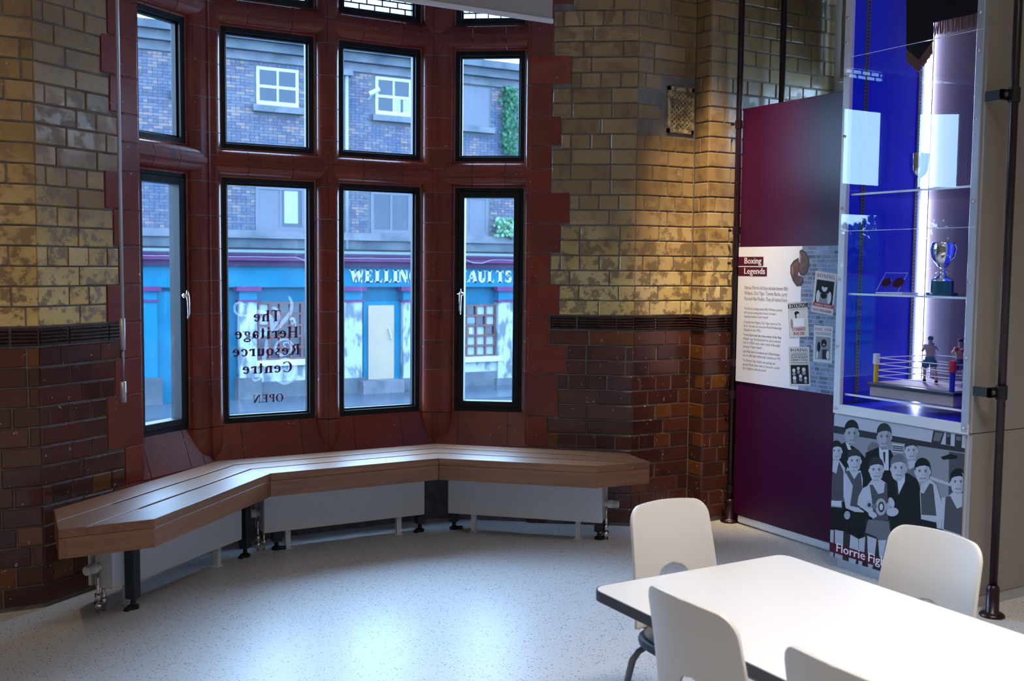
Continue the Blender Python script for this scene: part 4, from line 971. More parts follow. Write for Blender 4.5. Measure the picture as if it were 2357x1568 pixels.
# boys in vests: left edge, second, centre, right centre, far right
def boy(f, torso, arms, legs=()):
    for a in arms: pp(a, 44)
    for a in torso: pp(*a)
    for a in legs: pp(*a)
    face(*f)
boy((102, 390, 48, 84, 44, 0, 1), [([(70, 470), (130, 470), (180, 540), (165, 840), (55, 840), (60, 600)], 44), ([(62, 570), (100, 590), (125, 480), (165, 570), (165, 835), (52, 835)], 7), ([(52, 830), (145, 840), (145, 892), (52, 880)], 52), ([(50, 890), (165, 900), (195, 1010), (190, 1110), (45, 1100)], 1)], [], [([(45, 1095), (78, 1100), (72, 1380), (40, 1370)], 44), ([(88, 1095), (165, 1110), (155, 1420), (85, 1390)], 44)])
boy((265, 480, 58, 98, 44, .05, 3), [([(200, 530), (260, 575), (320, 560), (340, 640), (330, 900), (220, 900), (170, 620)], 44), ([(180, 570), (215, 560), (262, 640), (302, 580), (322, 580), (338, 760), (318, 900), (225, 880), (250, 700)], 7), ([(200, 930), (350, 940), (368, 1060), (350, 1150), (300, 1180), (260, 1140), (195, 1130)], 1)],
    [[(165, 600), (225, 640), (225, 850), (350, 930), (340, 965), (185, 900), (165, 780)]], [([(228, 1140), (300, 1180), (300, 1290), (270, 1450), (210, 1430)], 44), ([(305, 1180), (362, 1160), (355, 1280), (330, 1460), (300, 1420)], 44)])
boy((462, 560, 62, 102, 44, 0, 3), [([(425, 640), (500, 640), (560, 680), (570, 1000), (430, 1000), (380, 700)], 44), ([(402, 690), (430, 690), (480, 775), (530, 760), (540, 670), (560, 680), (570, 1010), (440, 1020), (425, 850)], 7), ([(390, 1005), (575, 1020), (590, 1120), (560, 1190), (480, 1190), (460, 1160), (360, 1120)], 14)],
    [[(340, 720), (400, 690), (425, 760), (400, 850), (460, 940), (440, 980), (290, 870), (300, 800)]], [([(380, 1150), (465, 1180), (440, 1400), (420, 1510), (385, 1500)], 44), ([(478, 1190), (555, 1190), (520, 1350), (490, 1350)], 44)])
boy((880, 575, 66, 108, 44, -.03, 1), [([(870, 660), (950, 640), (1010, 700), (1010, 1060), (870, 1060), (855, 760)], 44), ([(862, 760), (890, 770), (945, 675), (975, 690), (990, 830), (1005, 970), (870, 960)], 7), ([(868, 960), (1000, 985), (1002, 1030), (868, 1005)], 44), ([(868, 1000), (1005, 1030), (1010, 1090), (868, 1060)], 1)], [[(960, 690), (1010, 710), (1055, 860), (1050, 1090), (1005, 1080), (1000, 880)]])
boy((1200, 670, 64, 108, 44, .1, 1), [([(1150, 760), (1255, 770), (1255, 1160), (1070, 1100), (1080, 820)], 44), ([(1088, 800), (1130, 790), (1190, 905), (1250, 890), (1255, 1150), (1070, 1090)], 7)], [[(1050, 810), (1090, 800), (1075, 1100), (1055, 1090)]])
# trophy belt and hands
pe(505, 890, 50, 78, 34); pe(508, 890, 28, 48, 3); pe(508, 890, 16, 30, 52); pe(400, 870, 30, 36, 34); pe(400, 872, 15, 18, 3); pe(445, 885, 25, 25, 14); pe(570, 890, 20, 40, 34)
pe(600, 850, 26, 48, 44, -.3); pe(610, 935, 55, 40, 44, -.1); pe(430, 960, 40, 26, 44, .4); pe(200, 965, 28, 38, 34)
# caption band
V = [on_x(1900+a/3.92, 940+b/3.92, XPH) for a, b in ((42, 1205), (42, 1290), (900, 1560), (900, 1480))]
zc0, zc1 = V[1].z, V[0].z
xx = lay_x[0]-.0004
local(mk('caption_band', [(xx, CY1-.0025, zc0), (xx, CY0+.2, zc0), (xx, CY0+.2, zc1), (xx, CY1-.0025, zc1)], [(0, 1, 2, 3)], MPRM, ph), ph)
for k in range(3):
    text_x('Florrie', xx-.0003-.0001*k, CY1-.042-.0012*k, zc0+.011, .062, MWTX, ph, width=.185); text_x('Fighters', xx-.0003-.0001*k, CY1-.243-.0012*k, zc0+.011, .062, MWTX, ph, width=.215)
# ------------------------------------------------------------------ table and chairs
TZ = .58
tb = empty('table', (2.05, 1.7, 0), label='white topped rectangular table with dark edge in the foreground', cat='table')
def rrect(x0, x1, y0, y1, r, n_=6):
    P = []
    for cx, cy, a in ((x1-r, y1-r, 0), (x0+r, y1-r, 90), (x0+r, y0+r, 180), (x1-r, y0+r, 270)):
        for i in range(n_+1): t = math.radians(a+90*i/n_); P.append((cx+r*math.cos(t), cy+r*math.sin(t)))
    return P
T0, T1, T2, T3 = 1.676, 2.432, .70, 2.435
local(prism('edge_band', rrect(T0, T1, T2, T3, .045), TZ-.030, TZ-.001, MEDGE, tb), tb)
local(bev(prism('table_top', rrect(T0+.004, T1-.004, T2+.004, T3-.004, .042), TZ-.004, TZ+.0005, MTOP, tb), .0015, 1), tb)
for x in (T0+.045, T1-.045):
    for y in (T2+.05, T3-.29):
        mb = MB(); mb.tube([(x, y, 0), (x, y, TZ-.03)], .016, 12); local(mb.build('leg', MSTL, tb, True), tb)
mb = MB(); mb.box(T0+.04, T1-.04, T2+.06, T2+.085, TZ-.06, TZ-.03); mb.box(T0+.04, T1-.04, T3-.30, T3-.275, TZ-.06, TZ-.03); mb.box(T0+.035, T0+.055, T2+.06, T3-.28, TZ-.055, TZ-.03); mb.box(T1-.055, T1-.035, T2+.06, T3-.28, TZ-.055, TZ-.03)
local(mb.build('under_frame', MSTL, tb), tb)
def chair_proto(label):
    c = empty('chair', (0, 0, 0), label=label, cat='chair', group='white backed chairs round the table')
    NB, NR = 7, 30; V = []; F = []; zb, zt = .352, .722
    def hw(t):
        w = .178-.02*t
        r = .045/(zt-zb)
        if t > 1-r: k = (t-(1-r))/r; w -= .045*(1-math.sqrt(max(0, 1-k*k)))
        return w
    def hole(t):
        k = (t-.30)/.19; return .068*math.sqrt(max(0, 1-abs(k)**2.4)) if abs(k) < 1 else 0
    ts = sorted(set([i/NR for i in range(NR+1)]+[.11, .49, 1-.004, 1-.015, .97, .955, .94]))
    def P(x, t):
        z = zb+(zt-zb)*t; w = hw(t); bow = .010*(1-(x/.178)**2) if t > .9 else 0
        return (x, .195+.062*t+.02*t*t-.034*(x/.17)**2*(.4+.6*t), z+.012*(1-(x/.17)**2)*max(0, (t-.8)/.2))
    for t in ts:
        w, h_ = hw(t), hole(t)
        for s in (-1, 1):
            for i in range(NB+1):
                f = i/NB; x = (-w+(w-h_)*f) if s < 0 else (h_+(w-h_)*f); V.append(P(x, t))
    nr = 2*(NB+1)
    for r in range(len(ts)-1):
        for s in (0, 1):
            for i in range(NB): a = r*nr+s*(NB+1)+i; F.append((a, a+1, a+nr+1, a+nr))
    bk = mk('backrest', V, F, MCHAIR, c, True)
    bm = bmesh.new(); bm.from_mesh(bk.data); bmesh.ops.remove_doubles(bm, verts=bm.verts[:], dist=.0004); bm.to_mesh(bk.data); bm.free()
    so = bk.modifiers.new('solid', 'SOLIDIFY'); so.thickness = .012; so.offset = 0
    b = bk.modifiers.new('bevel', 'BEVEL'); b.width = .004; b.segments = 2; b.limit_method = 'ANGLE'; b.angle_limit = .9
    def seatpoly(k): return [(k*.215*math.copysign(abs(math.cos(t))**.55, math.cos(t)), k*.205*math.copysign(abs(math.sin(t))**.6, math.sin(t))) for t in [2*math.pi*i/36 for i in range(36)]]
    bev(prism('seat', seatpoly(1.), .318, .345, MSEAT, c), .008, 2); bev(prism('seat_pad', seatpoly(.93), .344, .358, MPAD, c), .007, 2)
    for sx in (-1, 1):
        mb = MB(); mb.tube([(sx*.10, -.15, .305), (sx*.155, -.16, .305), (sx*.185, -.165, .292), (sx*.20, -.17, .262), (sx*.215, -.20, .0)], .0115, 10); mb.build('leg', MSTL, c, True)
        mb = MB(); mb.tube([(sx*.10, .14, .305), (sx*.155, .15, .305), (sx*.185, .155, .292), (sx*.20, .165, .262), (sx*.215, .235, .0)], .0115, 10); mb.build('leg', MSTL, c, True)
        mb = MB(); mb.tube([(sx*.12, .10, .312), (sx*.12, .185, .315), (sx*.12, .205, .345), (sx*.12, .214, .40)], .010, 8); mb.build('back_bracket', MSTL, c, True)
    return c
def dup(root, loc, rz, label):
    r = root.copy(); C.objects.link(r); r.location = loc; r.rotation_euler = (0, 0, rz); r['label'] = label
    for ch in root.children:
        k = ch.copy(); C.objects.link(k); k.parent = r
    return r
ch0 = chair_proto('white backed chair at the far end of the table facing the viewer')
ch0.location = (2.15, 2.425, 0)
H = math.pi/2
dup(ch0, (1.815, 1.865, 0), H, 'white chair on the near side of the table, closest to the bench')
dup(ch0, (1.815, 1.40, 0), H, 'white chair cut off by the bottom edge of the picture')
dup(ch0, (2.345, 1.985, 0), -H, 'white chair on the far side of the table before the photograph')
dup(ch0, (2.345, 1.475, 0), -H, 'white chair cut off at the right edge of the picture')
# ------------------------------------------------------------------ lettering on the window
MVIN = pm('maroon_vinyl', (.085, .004, .04), .5, spec=.2)
mfr, nt, b_ = new('frosted_vinyl'); nt.nodes.remove(b_)
a1 = N(nt, 'ShaderNodeBsdfTranslucent'); a1.inputs[0].default_value = (.95, .97, 1, 1); a2 = N(nt, 'ShaderNodeBsdfTransparent'); a3 = N(nt, 'ShaderNodeMixShader'); a3.inputs[0].default_value = .055
nt.links.new(a2.outputs[0], a3.inputs[1]); nt.links.new(a1.outputs[0], a3.inputs[2]); nt.links.new(a3.outputs[0], nt.nodes['Material Output'].inputs[0])
wt = empty('window_lettering', (1.7, 5.60, .7), label='maroon Heritage Resource Centre lettering with frosted swirl on the window glass', cat='window lettering')
YL = 5.5965
for s, u0, u1, v0, v1 in (('The', 581, 646.5, 740, 714.5), ('Heritage', 538, 687, 779, 753.5), ('Resource', 533, 691, 819, 794), ('Centre', 556, 673, 859, 834), ('OPEN', 581, 653, 926, 908)):
    um = (u0+u1)/2; vm = (v0+v1)/2
    xl, xr = on_y(u0, vm, YL).x, on_y(u1, vm, YL).x; z0, z1 = on_y(um, v0, YL).z, on_y(um, v1, YL).z
    P, w = serif(s, z1-z0, width=xr-xl, sp=.04, st=.20, h=.075)
    polymesh('lettering', P, lambda a, b: (xr-a, YL, z0+b), MVIN, wt)
def cr(P, n_=8):
    out = []
    for i in range(len(P)-1):
        p0, p1, p2, p3 = P[max(i-1, 0)], P[i], P[i+1], P[min(i+2, len(P)-1)]
        for k in range(n_):
            t = k/n_; out.append(tuple(.5*((2*b)+(-a+c)*t+(2*a-5*b+4*c-d)*t*t+(-a+3*b-3*c+d)*t**3) for a, b, c, d in zip(p0, p1, p2, p3)))
    return out+[P[-1]]
def ribbon(P, wd, Y):
    Q = cr(P); n_ = len(Q); V = []
    for i, (a, b) in enumerate(Q):
        a0, b0 = Q[max(i-1, 0)]; a1, b1 = Q[min(i+1, n_-1)]; L = math.hypot(a1-a0, b1-b0) or 1; nx, ny = -(b1-b0)/L, (a1-a0)/L
        t = i/(n_-1); w = wd*(.30+.70*math.sin(math.pi*min(max(t*.92+.06, 0), 1)))
        for s in (-1, 1): V.append(on_y(520+(a+nx*w*s)/4.9, 640+(b+ny*w*s)/4.9, Y))
    local(mk('frosted_swirl', V, [(2*i, 2*i+1, 2*i+3, 2*i+2) for i in range(n_-1)], mfr, wt), wt)
for k, (P, wd) in enumerate([([(205, 300), (160, 272), (108, 300), (100, 370), (150, 418), (230, 422), (310, 392)], 15), ([(470, 420), (380, 382), (290, 420), (255, 510), (275, 600), (345, 660), (420, 670)], 34),
    ([(420, 385), (490, 430), (520, 510), (510, 590)], 26), ([(520, 330), (575, 360), (590, 450), (560, 530), (520, 600)], 22), ([(712, 205), (742, 290), (725, 390), (660, 480), (590, 570), (530, 610)], 24),
    ([(735, 490), (745, 520), (770, 500), (765, 460), (725, 470), (740, 450), (785, 500), (780, 580)], 12), ([(680, 800), (650, 740), (700, 730), (735, 790), (700, 850), (620, 870), (562, 810), (580, 730), (660, 690), (730, 720), (790, 800), (800, 880)], 15),
    ([(465, 690), (455, 790), (430, 900), (450, 980)], 28), ([(570, 950), (660, 915), (760, 950), (790, 1040), (760, 1130), (680, 1185), (600, 1170), (565, 1120)], 22), ([(290, 940), (260, 900), (280, 850), (320, 860)], 22), ([(290, 1130), (330, 1155), (390, 1130), (400, 1090)], 14)]):
    ribbon(P, wd, YL+.0006+.0002*k)
# ------------------------------------------------------------------ the street outside
MASP = pm('wet_asphalt', (.016, .024, .034), .22, spec=.12, col2=(.028, .036, .046), ns=.8, bs=.15, bscale=12.)
MPAV = pm('wet_paving', (.024, .034, .046), .22, spec=.12, col2=(.018, .026, .036), ns=.5)
GZ = -1.85
road = box('street_road', -70, 90, 6.4, 23.2, GZ-.3, GZ-.06, MASP); tag(road, 'wet asphalt road outside the bay windows', 'road', kind='structure')
pav = box('street_pavement', -70, 90, 23.2, 70, GZ-.3, GZ, MPAV); tag(pav, 'wet pavement in front of the teal shopfront', 'pavement', kind='structure')
FY = 26.
bd = empty('pub_building', (10, FY, GZ), label='sooty brick corner pub with teal shopfront across the street', cat='building')
MBB = m_bbrick()
MSTO = pm('weathered_stone', (0.0391, 0.0459, 0.0536), .8, col2=(0.0215, 0.0275, 0.0357), ns=1.6, spec=.06); MSTL2 = pm('pale_stone', (0.0558, 0.0585, 0.0700), .8, col2=(0.0313, 0.0390, 0.0459), ns=2.5, spec=.06)
MTEA = pm('teal_paint', (0.0000, 0.0517, 0.0912), .45, col2=(0.0000, 0.0426, 0.0743), ns=1.2, spec=.06); MTEA2 = pm('deep_teal_paint', (0.0000, 0.0334, 0.0608), .45, spec=.06)
MPLU = pm('plum_paint', (0.0411, 0.0101, 0.0382), .5, spec=.06); MDPL = pm('dark_plum_paint', (0.0176, 0.0073, 0.0230), .5, spec=.06)
MPEEL = pm('peeling_white_paint', (0.1173, 0.1377, 0.1581), .7, col2=(0.0469, 0.0574, 0.0663), ns=4.5, lo=.5, hi=.58, sc=(1, 1, .4), spec=.06); MWP = pm('white_paint', (0.1642, 0.1928, 0.2142), .5, spec=.06)
MBRN = pm('brown_window_paint', (0.0508, 0.0266, 0.0255), .5, spec=.06); MDOOR = pm('pale_boarded_door', (0.1428, 0.1122, 0.0782), .6, col2=(0.1224, 0.1020, 0.0816), ns=1.5, spec=.06)
MBGL = pm('street_window_glass', (0.0041, 0.0109, 0.0204), .1, spec=.22); MCUR = pm('net_curtain', (0.1173, 0.1469, 0.1734), .9, spec=.06); MBRD = pm('grey_board', (0.0490, 0.0530, 0.0666), .7, spec=.06)
MSLA = pm('wet_slate', (0.1017, 0.1240, 0.1428), .25, var=.3); MLEAF = pm('ivy_green', (0.0118, 0.0459, 0.0230), .6, var=.5, spec=.06); MMOSS = pm('moss', (0.0313, 0.0551, 0.0102), .8, spec=.06)
MSIGN = pm('cream_sign_letters', (0.1642, 0.1882, 0.1887), .5, spec=.06)
def bl_(o): return local(o, bd)
def rx(u, v, Y): return on_y(u, v, Y).x
def rzz(u, v, Y): return on_y(u, v, Y).z
def fb(name, u0, v0, u1, v1, Ya, Yb, m, par=None, z0=None, z1=None):
    um, vm = (u0+u1)/2, (v0+v1)/2
    x0, x1 = rx(u0, vm, Ya), rx(u1, vm, Ya)
    zt = rzz(um, v0, Ya) if z1 is None else z1; zb = rzz(um, v1, Ya) if z0 is None else z0
    o = box(name, x0, x1, Ya, Yb, zb, zt, m, par or bd)
    if par is None: return bl_(o)
    return o
XA, XB = 2.0, 19.
bl_(box('facade_wall', XA, XB, FY+.012, FY+6, GZ, 7.0, pm('facade_mortar', (0.0230, 0.0281, 0.0336), .9), bd))
# cornice and string bands (levels shared along the whole front)
zc = rzz(600, 82, FY); zs1, zs0 = rzz(600, 128, FY), rzz(600, 142, FY)
bl_(box('cornice', XA-.2, XB, FY-.42, FY, zc-.20, zc, MSTO, bd)); bl_(box('cornice', XA-.1, XB, FY-.25, FY, zc-.42, zc-.2, MSTO, bd)); bl_(box('frieze', XA, XB, FY-.06, FY+.02, zs0, zc-.42, MSTL2, bd))
bl_(box('string_band', XA, XB, FY-.16, FY+.02, 2.14, 2.34, MSTL2, bd)); bl_(box('band_course', XA, XB, FY-.08, FY+.02, 1.90, 2.14, MSTO, bd))
# roof slates
mb = MB(); rows = 26
for r in range(rows):
    y = FY-.35+r*.22; z = zc+.02+r*.125; x = XA-.3-(r % 2)*.15
    while x < XB:
        mb.add([(x+.004, y, z), (x+.296, y, z), (x+.296, y+.26, z+.150), (x+.004, y+.26, z+.150), (x+.004, y, z+.014), (x+.296, y, z+.014), (x+.296, y+.26, z+.158), (x+.004, y+.26, z+.158)], BF); x += .30
o = bl_(mb.build('roof_slates', MSLA, bd, recalc=False)); tag(o, kind='stuff')
# upper windows
holes = []
def sash(u0, v0, u1, v1, label=None, boarded=False, curtain=False, z0=None, z1=None):
    um, vm = (u0+u1)/2, (v0+v1)/2
    x0, x1 = rx(u0, vm, FY), rx(u1, vm, FY); zt = rzz(um, v0, FY) if z1 is None else z1; zb = rzz(um, v1, FY) if z0 is None else z0
    holes.append((x0, x1, zb, zt))
    sub = lambda o: o
    fr = MB(); t = .075
    if not boarded:
        for a, b, c, d in ((x0, x0+t, zb, zt), (x1-t, x1, zb, zt), (x0, x1, zb, zb+.12), (x0, x1, zt-t, zt), (x0, x1, (zb+zt)/2-.035, (zb+zt)/2+.035), ((x0+x1)/2-.025, (x0+x1)/2+.025, zb, zt)): fr.box(a, b, FY-.01-(.004 if b-a > .3 else 0), FY+.05, c, d)
        w = bl_(fr.build('sash_window', MWP, bd)); zm = (zb+zt)/2; xm = (x0+x1)/2
        for a, b in ((x0+t, xm-.025), (xm+.025, x1-t)):
            for c, d in ((zb+.12, zm-.035), (zm+.035, zt-t)): sub(box('pane', a, b, FY+.004, FY+.012, c, d, MBGL, w))
        if curtain:
            for a, b in ((xm+.03, xm+.2), (xm+.28, x1-t)): sub(box('curtain', a, b, FY+.0, FY+.004, zb+.12, zm-.03, MCUR, w))
    else:
        fr.box(x0, x1, FY-.0, FY+.04, zb, zt); w = bl_(fr.build('boarded_window', MBRD, bd))
    bl_(box('window_sill', x0-.12, x1+.12, FY-.16, FY+.02, zb-.16, zb, MSTL2, bd))
    return w
sash(590, 157, 687, 246); sash(864, 180, 947, 268, curtain=True); sash(1060, 200, 1126, 292, boarded=True)
sash(402, 120, 470, 215); 
zl1, zl0 = rzz(640, 428, FY), 2.34
for u0, u1, cur in ((588, 702, 0), (853, 946, 1), (1040, 1124, 2)):
    x0, x1 = rx(u0, 480, FY), rx(u1, 480, FY); holes.append((x0, x1, zl0, zl1))
    fr = MB(); t = .09
    for a, b, c, d in ((x0, x0+t, zl0, zl1), (x1-t, x1, zl0, zl1), (x0, x1, zl0, zl0+.1), (x0, x1, zl1-.1, zl1), ((x0+x1)/2-.03, (x0+x1)/2+.03, zl0, zl1)): fr.box(a, b, FY-.01-(.004 if b-a > .3 else 0), FY+.05, c, d)
    w = bl_(fr.build('upper_window', MBRD, bd)); xm = (x0+x1)/2
    for a, b, m in ((x0+t, xm-.03, MBRD if cur != 1 else MBGL), (xm+.03, x1-t, MBRD if cur == 2 else MBGL)):
        o = box('pane', a, b, FY+.004, FY+.012, zl0+.1, zl1-.1, m, w)
    if cur == 0:
        o = box('curtain', xm+.1, x1-t-.1, FY, FY+.004, zl0+.2, zl1-.12, MCUR, w)
# face bricks: the nearest ones singly, the rest joined
BL, BH, BJ = .232, .0755, .010
cells = []
r = 0; z = 2.35
while z < zs0-.02:
    x = 3.4-(r % 2)*BL/2
    while x < 17.5:
        l = BL if (r % 3) else BL/2
        a, b = x, x+l-BJ
        if not any(b > h0-.01 and a < h1+.01 and z+BH > h2-.17 and z < h3+.01 for h0, h1, h2, h3 in holes): cells.append((a, b, z, z+BH-BJ))
        x += l
    z += BH; r += 1
cxr = rx(550, 240, FY); czr = rzz(550, 240, FY); cxl, czl = rx(552, 480, FY), rzz(552, 480, FY)
def dist(c): return min((abs((c[0]+c[1])/2-cxr)*1.9)**2+(abs(c[2]-czr)*.6)**2, (abs((c[0]+c[1])/2-cxl)*1.9)**2+(abs(c[2]-czl)*.9)**2)
cells.sort(key=dist)
bmesh_cache = {}
for a, b, c, d in cells[:300]:
    k = round((b-a)*1000)
    if k not in bmesh_cache:
        me = bpy.data.meshes.new('brick'); me.from_pydata(bxv(-(b-a)/2, (b-a)/2, 0, .03, -(d-c)/2, (d-c)/2), [], BF); me.materials.append(MBB); bmesh_cache[k] = me
    o = bpy.data.objects.new('brick', bmesh_cache[k]); put(o, bd); o.location = ((a+b)/2-10, -random.uniform(0, .008), (c+d)/2-GZ)
mb = MB()
for a, b, c, d in cells[300:]:
    e = FY-random.uniform(0, .008); mb.add([(a, e, c), (b, e, c), (b, e, d), (a, e, d), (a, FY+.02, c), (b, FY+.02, c), (b, FY+.02, d), (a, FY+.02, d)], [(0, 1, 2, 3), (0, 4, 5, 1), (1, 5, 6, 2), (2, 6, 7, 3), (3, 7, 4, 0)])
o = bl_(mb.build('brickwork', MBB, bd, recalc=False)); tag(o, kind='stuff')
# down pipe, security camera
xp = rx(798, 300, FY-.1)
mb = MB(); mb.tube([(xp, FY-.1, zs0-.1), (xp, FY-.1, 1.9)], .05, 10); bl_(mb.build('down_pipe', pm('pale_grey_pipe', (0.0782, 0.0972, 0.1200), .5), bd, True)); bl_(box('pipe_hopper', xp-.14, xp+.14, FY-.2, FY-.02, zs0-.14, zs0+.02, MSTL2, bd))
pc = on_y(860, 211, FY-.25); mb = MB(); mb.tube([(pc.x-.12, FY-.25, pc.z-.07), (pc.x+.14, FY-.3, pc.z+.07)], .06, 10); mb.tube([(pc.x, FY-.25, pc.z-.05), (pc.x-.05, FY, pc.z-.18)], .02, 8); bl_(mb.build('security_camera', MWP, bd))
# shopfront
SY = FY-.35
zf1, zf0 = rzz(860, 615, SY), rzz(860, 661, SY)
bl_(box('shop_wall', XA, XB, SY+.12, FY, GZ, zf0, MTEA2, bd)); bl_(box('fascia', XA, XB, SY-.02, FY, zf0, zf1, MTEA, bd))
bl_(box('fascia_cornice', XA, XB, SY-.16, FY, zf1, zf1+.14, MDPL, bd)); bl_(box('fascia_cornice', XA, XB, SY-.28, FY, zf1+.14, zf1+.26, MPLU, bd)); bl_(box('fascia_cornice', XA, XB, SY-.34, FY, zf1+.26, zf1+.33, MDPL, bd)); bl_(box('lead_flashing', XA, XB, SY-.30, FY, zf1+.33, zf1+.40, pm('green_lead', (0.0253, 0.0459, 0.0480), .6), bd))
def pilaster(u0, u1, m):
    um = (u0+u1)/2; x0, x1 = rx(u0, 760, SY-.1), rx(u1, 760, SY-.1)
    zc1, zc0 = rzz(um, 660, SY-.1), rzz(um, 670, SY-.1); zm1, zm0 = rzz(um, 690, SY-.1), rzz(um, 695, SY-.1); zp = rzz(um, 870, SY-.1)
    bl_(box('pilaster', x0, x1, SY-.1, SY+.12, zp, zm0, m, bd)); bl_(box('pilaster_neck', x0, x1, SY-.1, SY+.12, zm1, zc0, MTEA, bd))
    bl_(box('pilaster_capital', x0-.09, x1+.09, SY-.2, SY+.12, zc0, zc1, MPLU, bd)); bl_(box('pilaster_moulding', x0-.04, x1+.04, SY-.14, SY+.12, zm0, zm1, MPLU, bd)); bl_(box('pilaster_base', x0-.08, x1+.08, SY-.2, SY+.12, GZ, zp, MSTO, bd))
for u0, u1, m in ((318, 362, MTEA), (552, 592, MPEEL), (793, 834, MPEEL), (928, 968, MPEEL), (1147, 1190, MPEEL)): pilaster(u0, u1, m)
def shopwin(u0, u1, v0, v1, nx, nz, sticker=False):
    um, vm = (u0+u1)/2, (v0+v1)/2; x0, x1 = rx(u0, vm, SY), rx(u1, vm, SY); z1, z0 = rzz(um, v0, SY), rzz(um, v1, SY)
    mb = MB(); t = .05
    for k in range(nx+1): x = x0+(x1-x0-t)*k/nx; mb.box(x, x+t, SY+.02, SY+.1, z0, z1)
    for k in range(nz+1): z = z0+(z1-z0-t)*k/nz; mb.box(x0, x1, SY+.025, SY+.1, z, z+t)
    w = bl_(mb.build('shop_window', MBRN, bd))
    for k in range(nx):
        for j in range(nz):
            a = x0+(x1-x0-t)*k/nx+t; b = x0+(x1-x0-t)*(k+1)/nx; c = z0+(z1-z0-t)*j/nz+t; d = z0+(z1-z0-t)*(j+1)/nz
            o = box('pane', a, b, SY+.09, SY+.10, c, d, MCUR if (sticker or (k == 0 and j > 1)) and (k+j) % 5 else MBGL, w)
    bl_(box('shop_sill', x0-.1, x1+.15, SY-.12, SY+.12, z0-.14, z0, MWP, bd)); bl_(box('stall_riser', x0-.1, x1+.15, SY-.03, SY+.12, GZ+.40, z0-.14, MPEEL, bd)); bl_(box('stall_plinth', x0-.1, x1+.15, SY-.06, SY+.12, GZ, GZ+.40, MSTO, bd))
    return w
shopwin(594, 722, 695, 828, 5, 5); shopwin(1052, 1142, 701, 821, 4, 5, True)
fb('window_sticker', 1076, 732, 1093, 744, SY+.012, SY+.02, pm('blue_sticker', (.02, .05, .2), .5)); fb('window_notice', 1080, 755, 1087, 768, SY+.012, SY+.02, MWP)
fb('door_surround', 836, 694, 922, 877, SY+.04, SY+.12, MTEA); dr = fb('pub_door', 848, 703, 907, 876, SY, SY+.06, MDOOR)
pa, pb = on_y(896, 757, SY-.05), on_y(901, 780, SY-.05); mb = MB(); mb.tube([pa+Vector((0, .05, 0)), pa, pa.lerp(pb, .5)+Vector((0, -.02, 0)), pb, pb+Vector((0, .05, 0))], .018, 8); o = mb.build('door_handle', MWP, dr)
fb('door_step', 837, 877, 931, 894, SY-.45, SY+.12, MSTL2, z0=GZ)
fb('teal_panel', 300, 672, 420, 870, SY+.06, SY+.12, MTEA, z0=GZ)
# sign letters
zs_b, zs_t = rzz(860, 650, SY-.04), rzz(860, 621, SY-.04)
x = rx(804, 635, SY-.04); xe = rx(1180, 635, SY-.04)
word = 'WELLINGTON VAULTS'; ws = [glyph(c, .27, .1)[1]+.06 if c != ' ' else .55 for c in word]; kk = (xe-x)/sum(ws)
for c, w_ in zip(word, ws):
    if c != ' ':
        g, _ = glyph(c, .27, .10); hz = zs_t-zs_b; V = []; F = []
        for p_ in g:
            n_ = len(V); q = len(p_); V += [(x+a*kk, SY-.05, zs_b+b*hz) for a, b in p_]+[(x+a*kk, SY-.02, zs_b+b*hz) for a, b in p_]
            F += [tuple(range(n_, n_+q))]+[(n_+i, n_+(i+1) % q, n_+(i+1) % q+q, n_+i+q) for i in range(q)]
        bl_(mk('sign_letter', V, F, MSIGN, bd))
    x += w_*kk
# slack cable along the cornice
mb = MB(); P = []
for i in range(60):
    xx_ = XA+.5+i*.28; P.append((xx_, SY-.30, zf1+.235-.012*abs(math.sin(i*.9))-(.09 if i % 17 in (5, 6) else 0)))
mb.tube(P, .007, 6); bl_(mb.build('slack_cable', MWP, bd, True))
# ivy and shrub growing from the ledge
def foliage(name, label, boxes, n_, sz, Y, m):
    t = empty(name, (boxes[0][0], Y, boxes[0][2]), label=label, cat='plant'); mb = MB()
    for i in range(n_):
        a, b, c, d = random.choice(boxes); x = random.gauss((a+b)/2, (b-a)/4.); z = random.uniform(c, d); y = Y-abs(random.gauss(0, .12)); s_ = sz*random.uniform(.6, 1.3); t1, t2 = random.uniform(0, 6.3), random.uniform(-.9, .9)
        e1 = Vector((math.cos(t1), t2*.4, math.sin(t1)))*s_; e2 = Vector((-math.sin(t1), t2, math.cos(t1)))*s_*.7; p_ = Vector((x, y, z))
        mb.add([p_-e1, p_-e2, p_+e1, p_+e2], [(0, 1, 2, 3)])
    o = local(mb.build('foliage', m, t, recalc=False), t); tag(o, kind='stuff')
    mb = MB(); a, b, c, d = boxes[0]; mb.tube([((a+b)/2, Y-.03, c-.1), ((a+b)/2, Y-.05, d)], .02, 6); local(mb.build('stem', MBRN, t), t)
a, b = rx(1151, 280, FY), rx(1184, 280, FY)
foliage('ivy', 'green ivy climbing the brick front right of the boarded window', [(a, b, rzz(1165, 355, FY), rzz(1165, 203, FY))], 900, .055, FY-.06, MLEAF)
a, b = rx(1140, 530, FY), rx(1196, 530, FY)
foliage('wall_shrub', 'leafy shrub sprouting from the stone ledge above the sign', [(a, b, rzz(1165, 545, FY), rzz(1165, 505, FY))], 700, .06, FY-.15, pm('shrub_green', (0.0230, 0.0810, 0.0360), .6, var=.5))
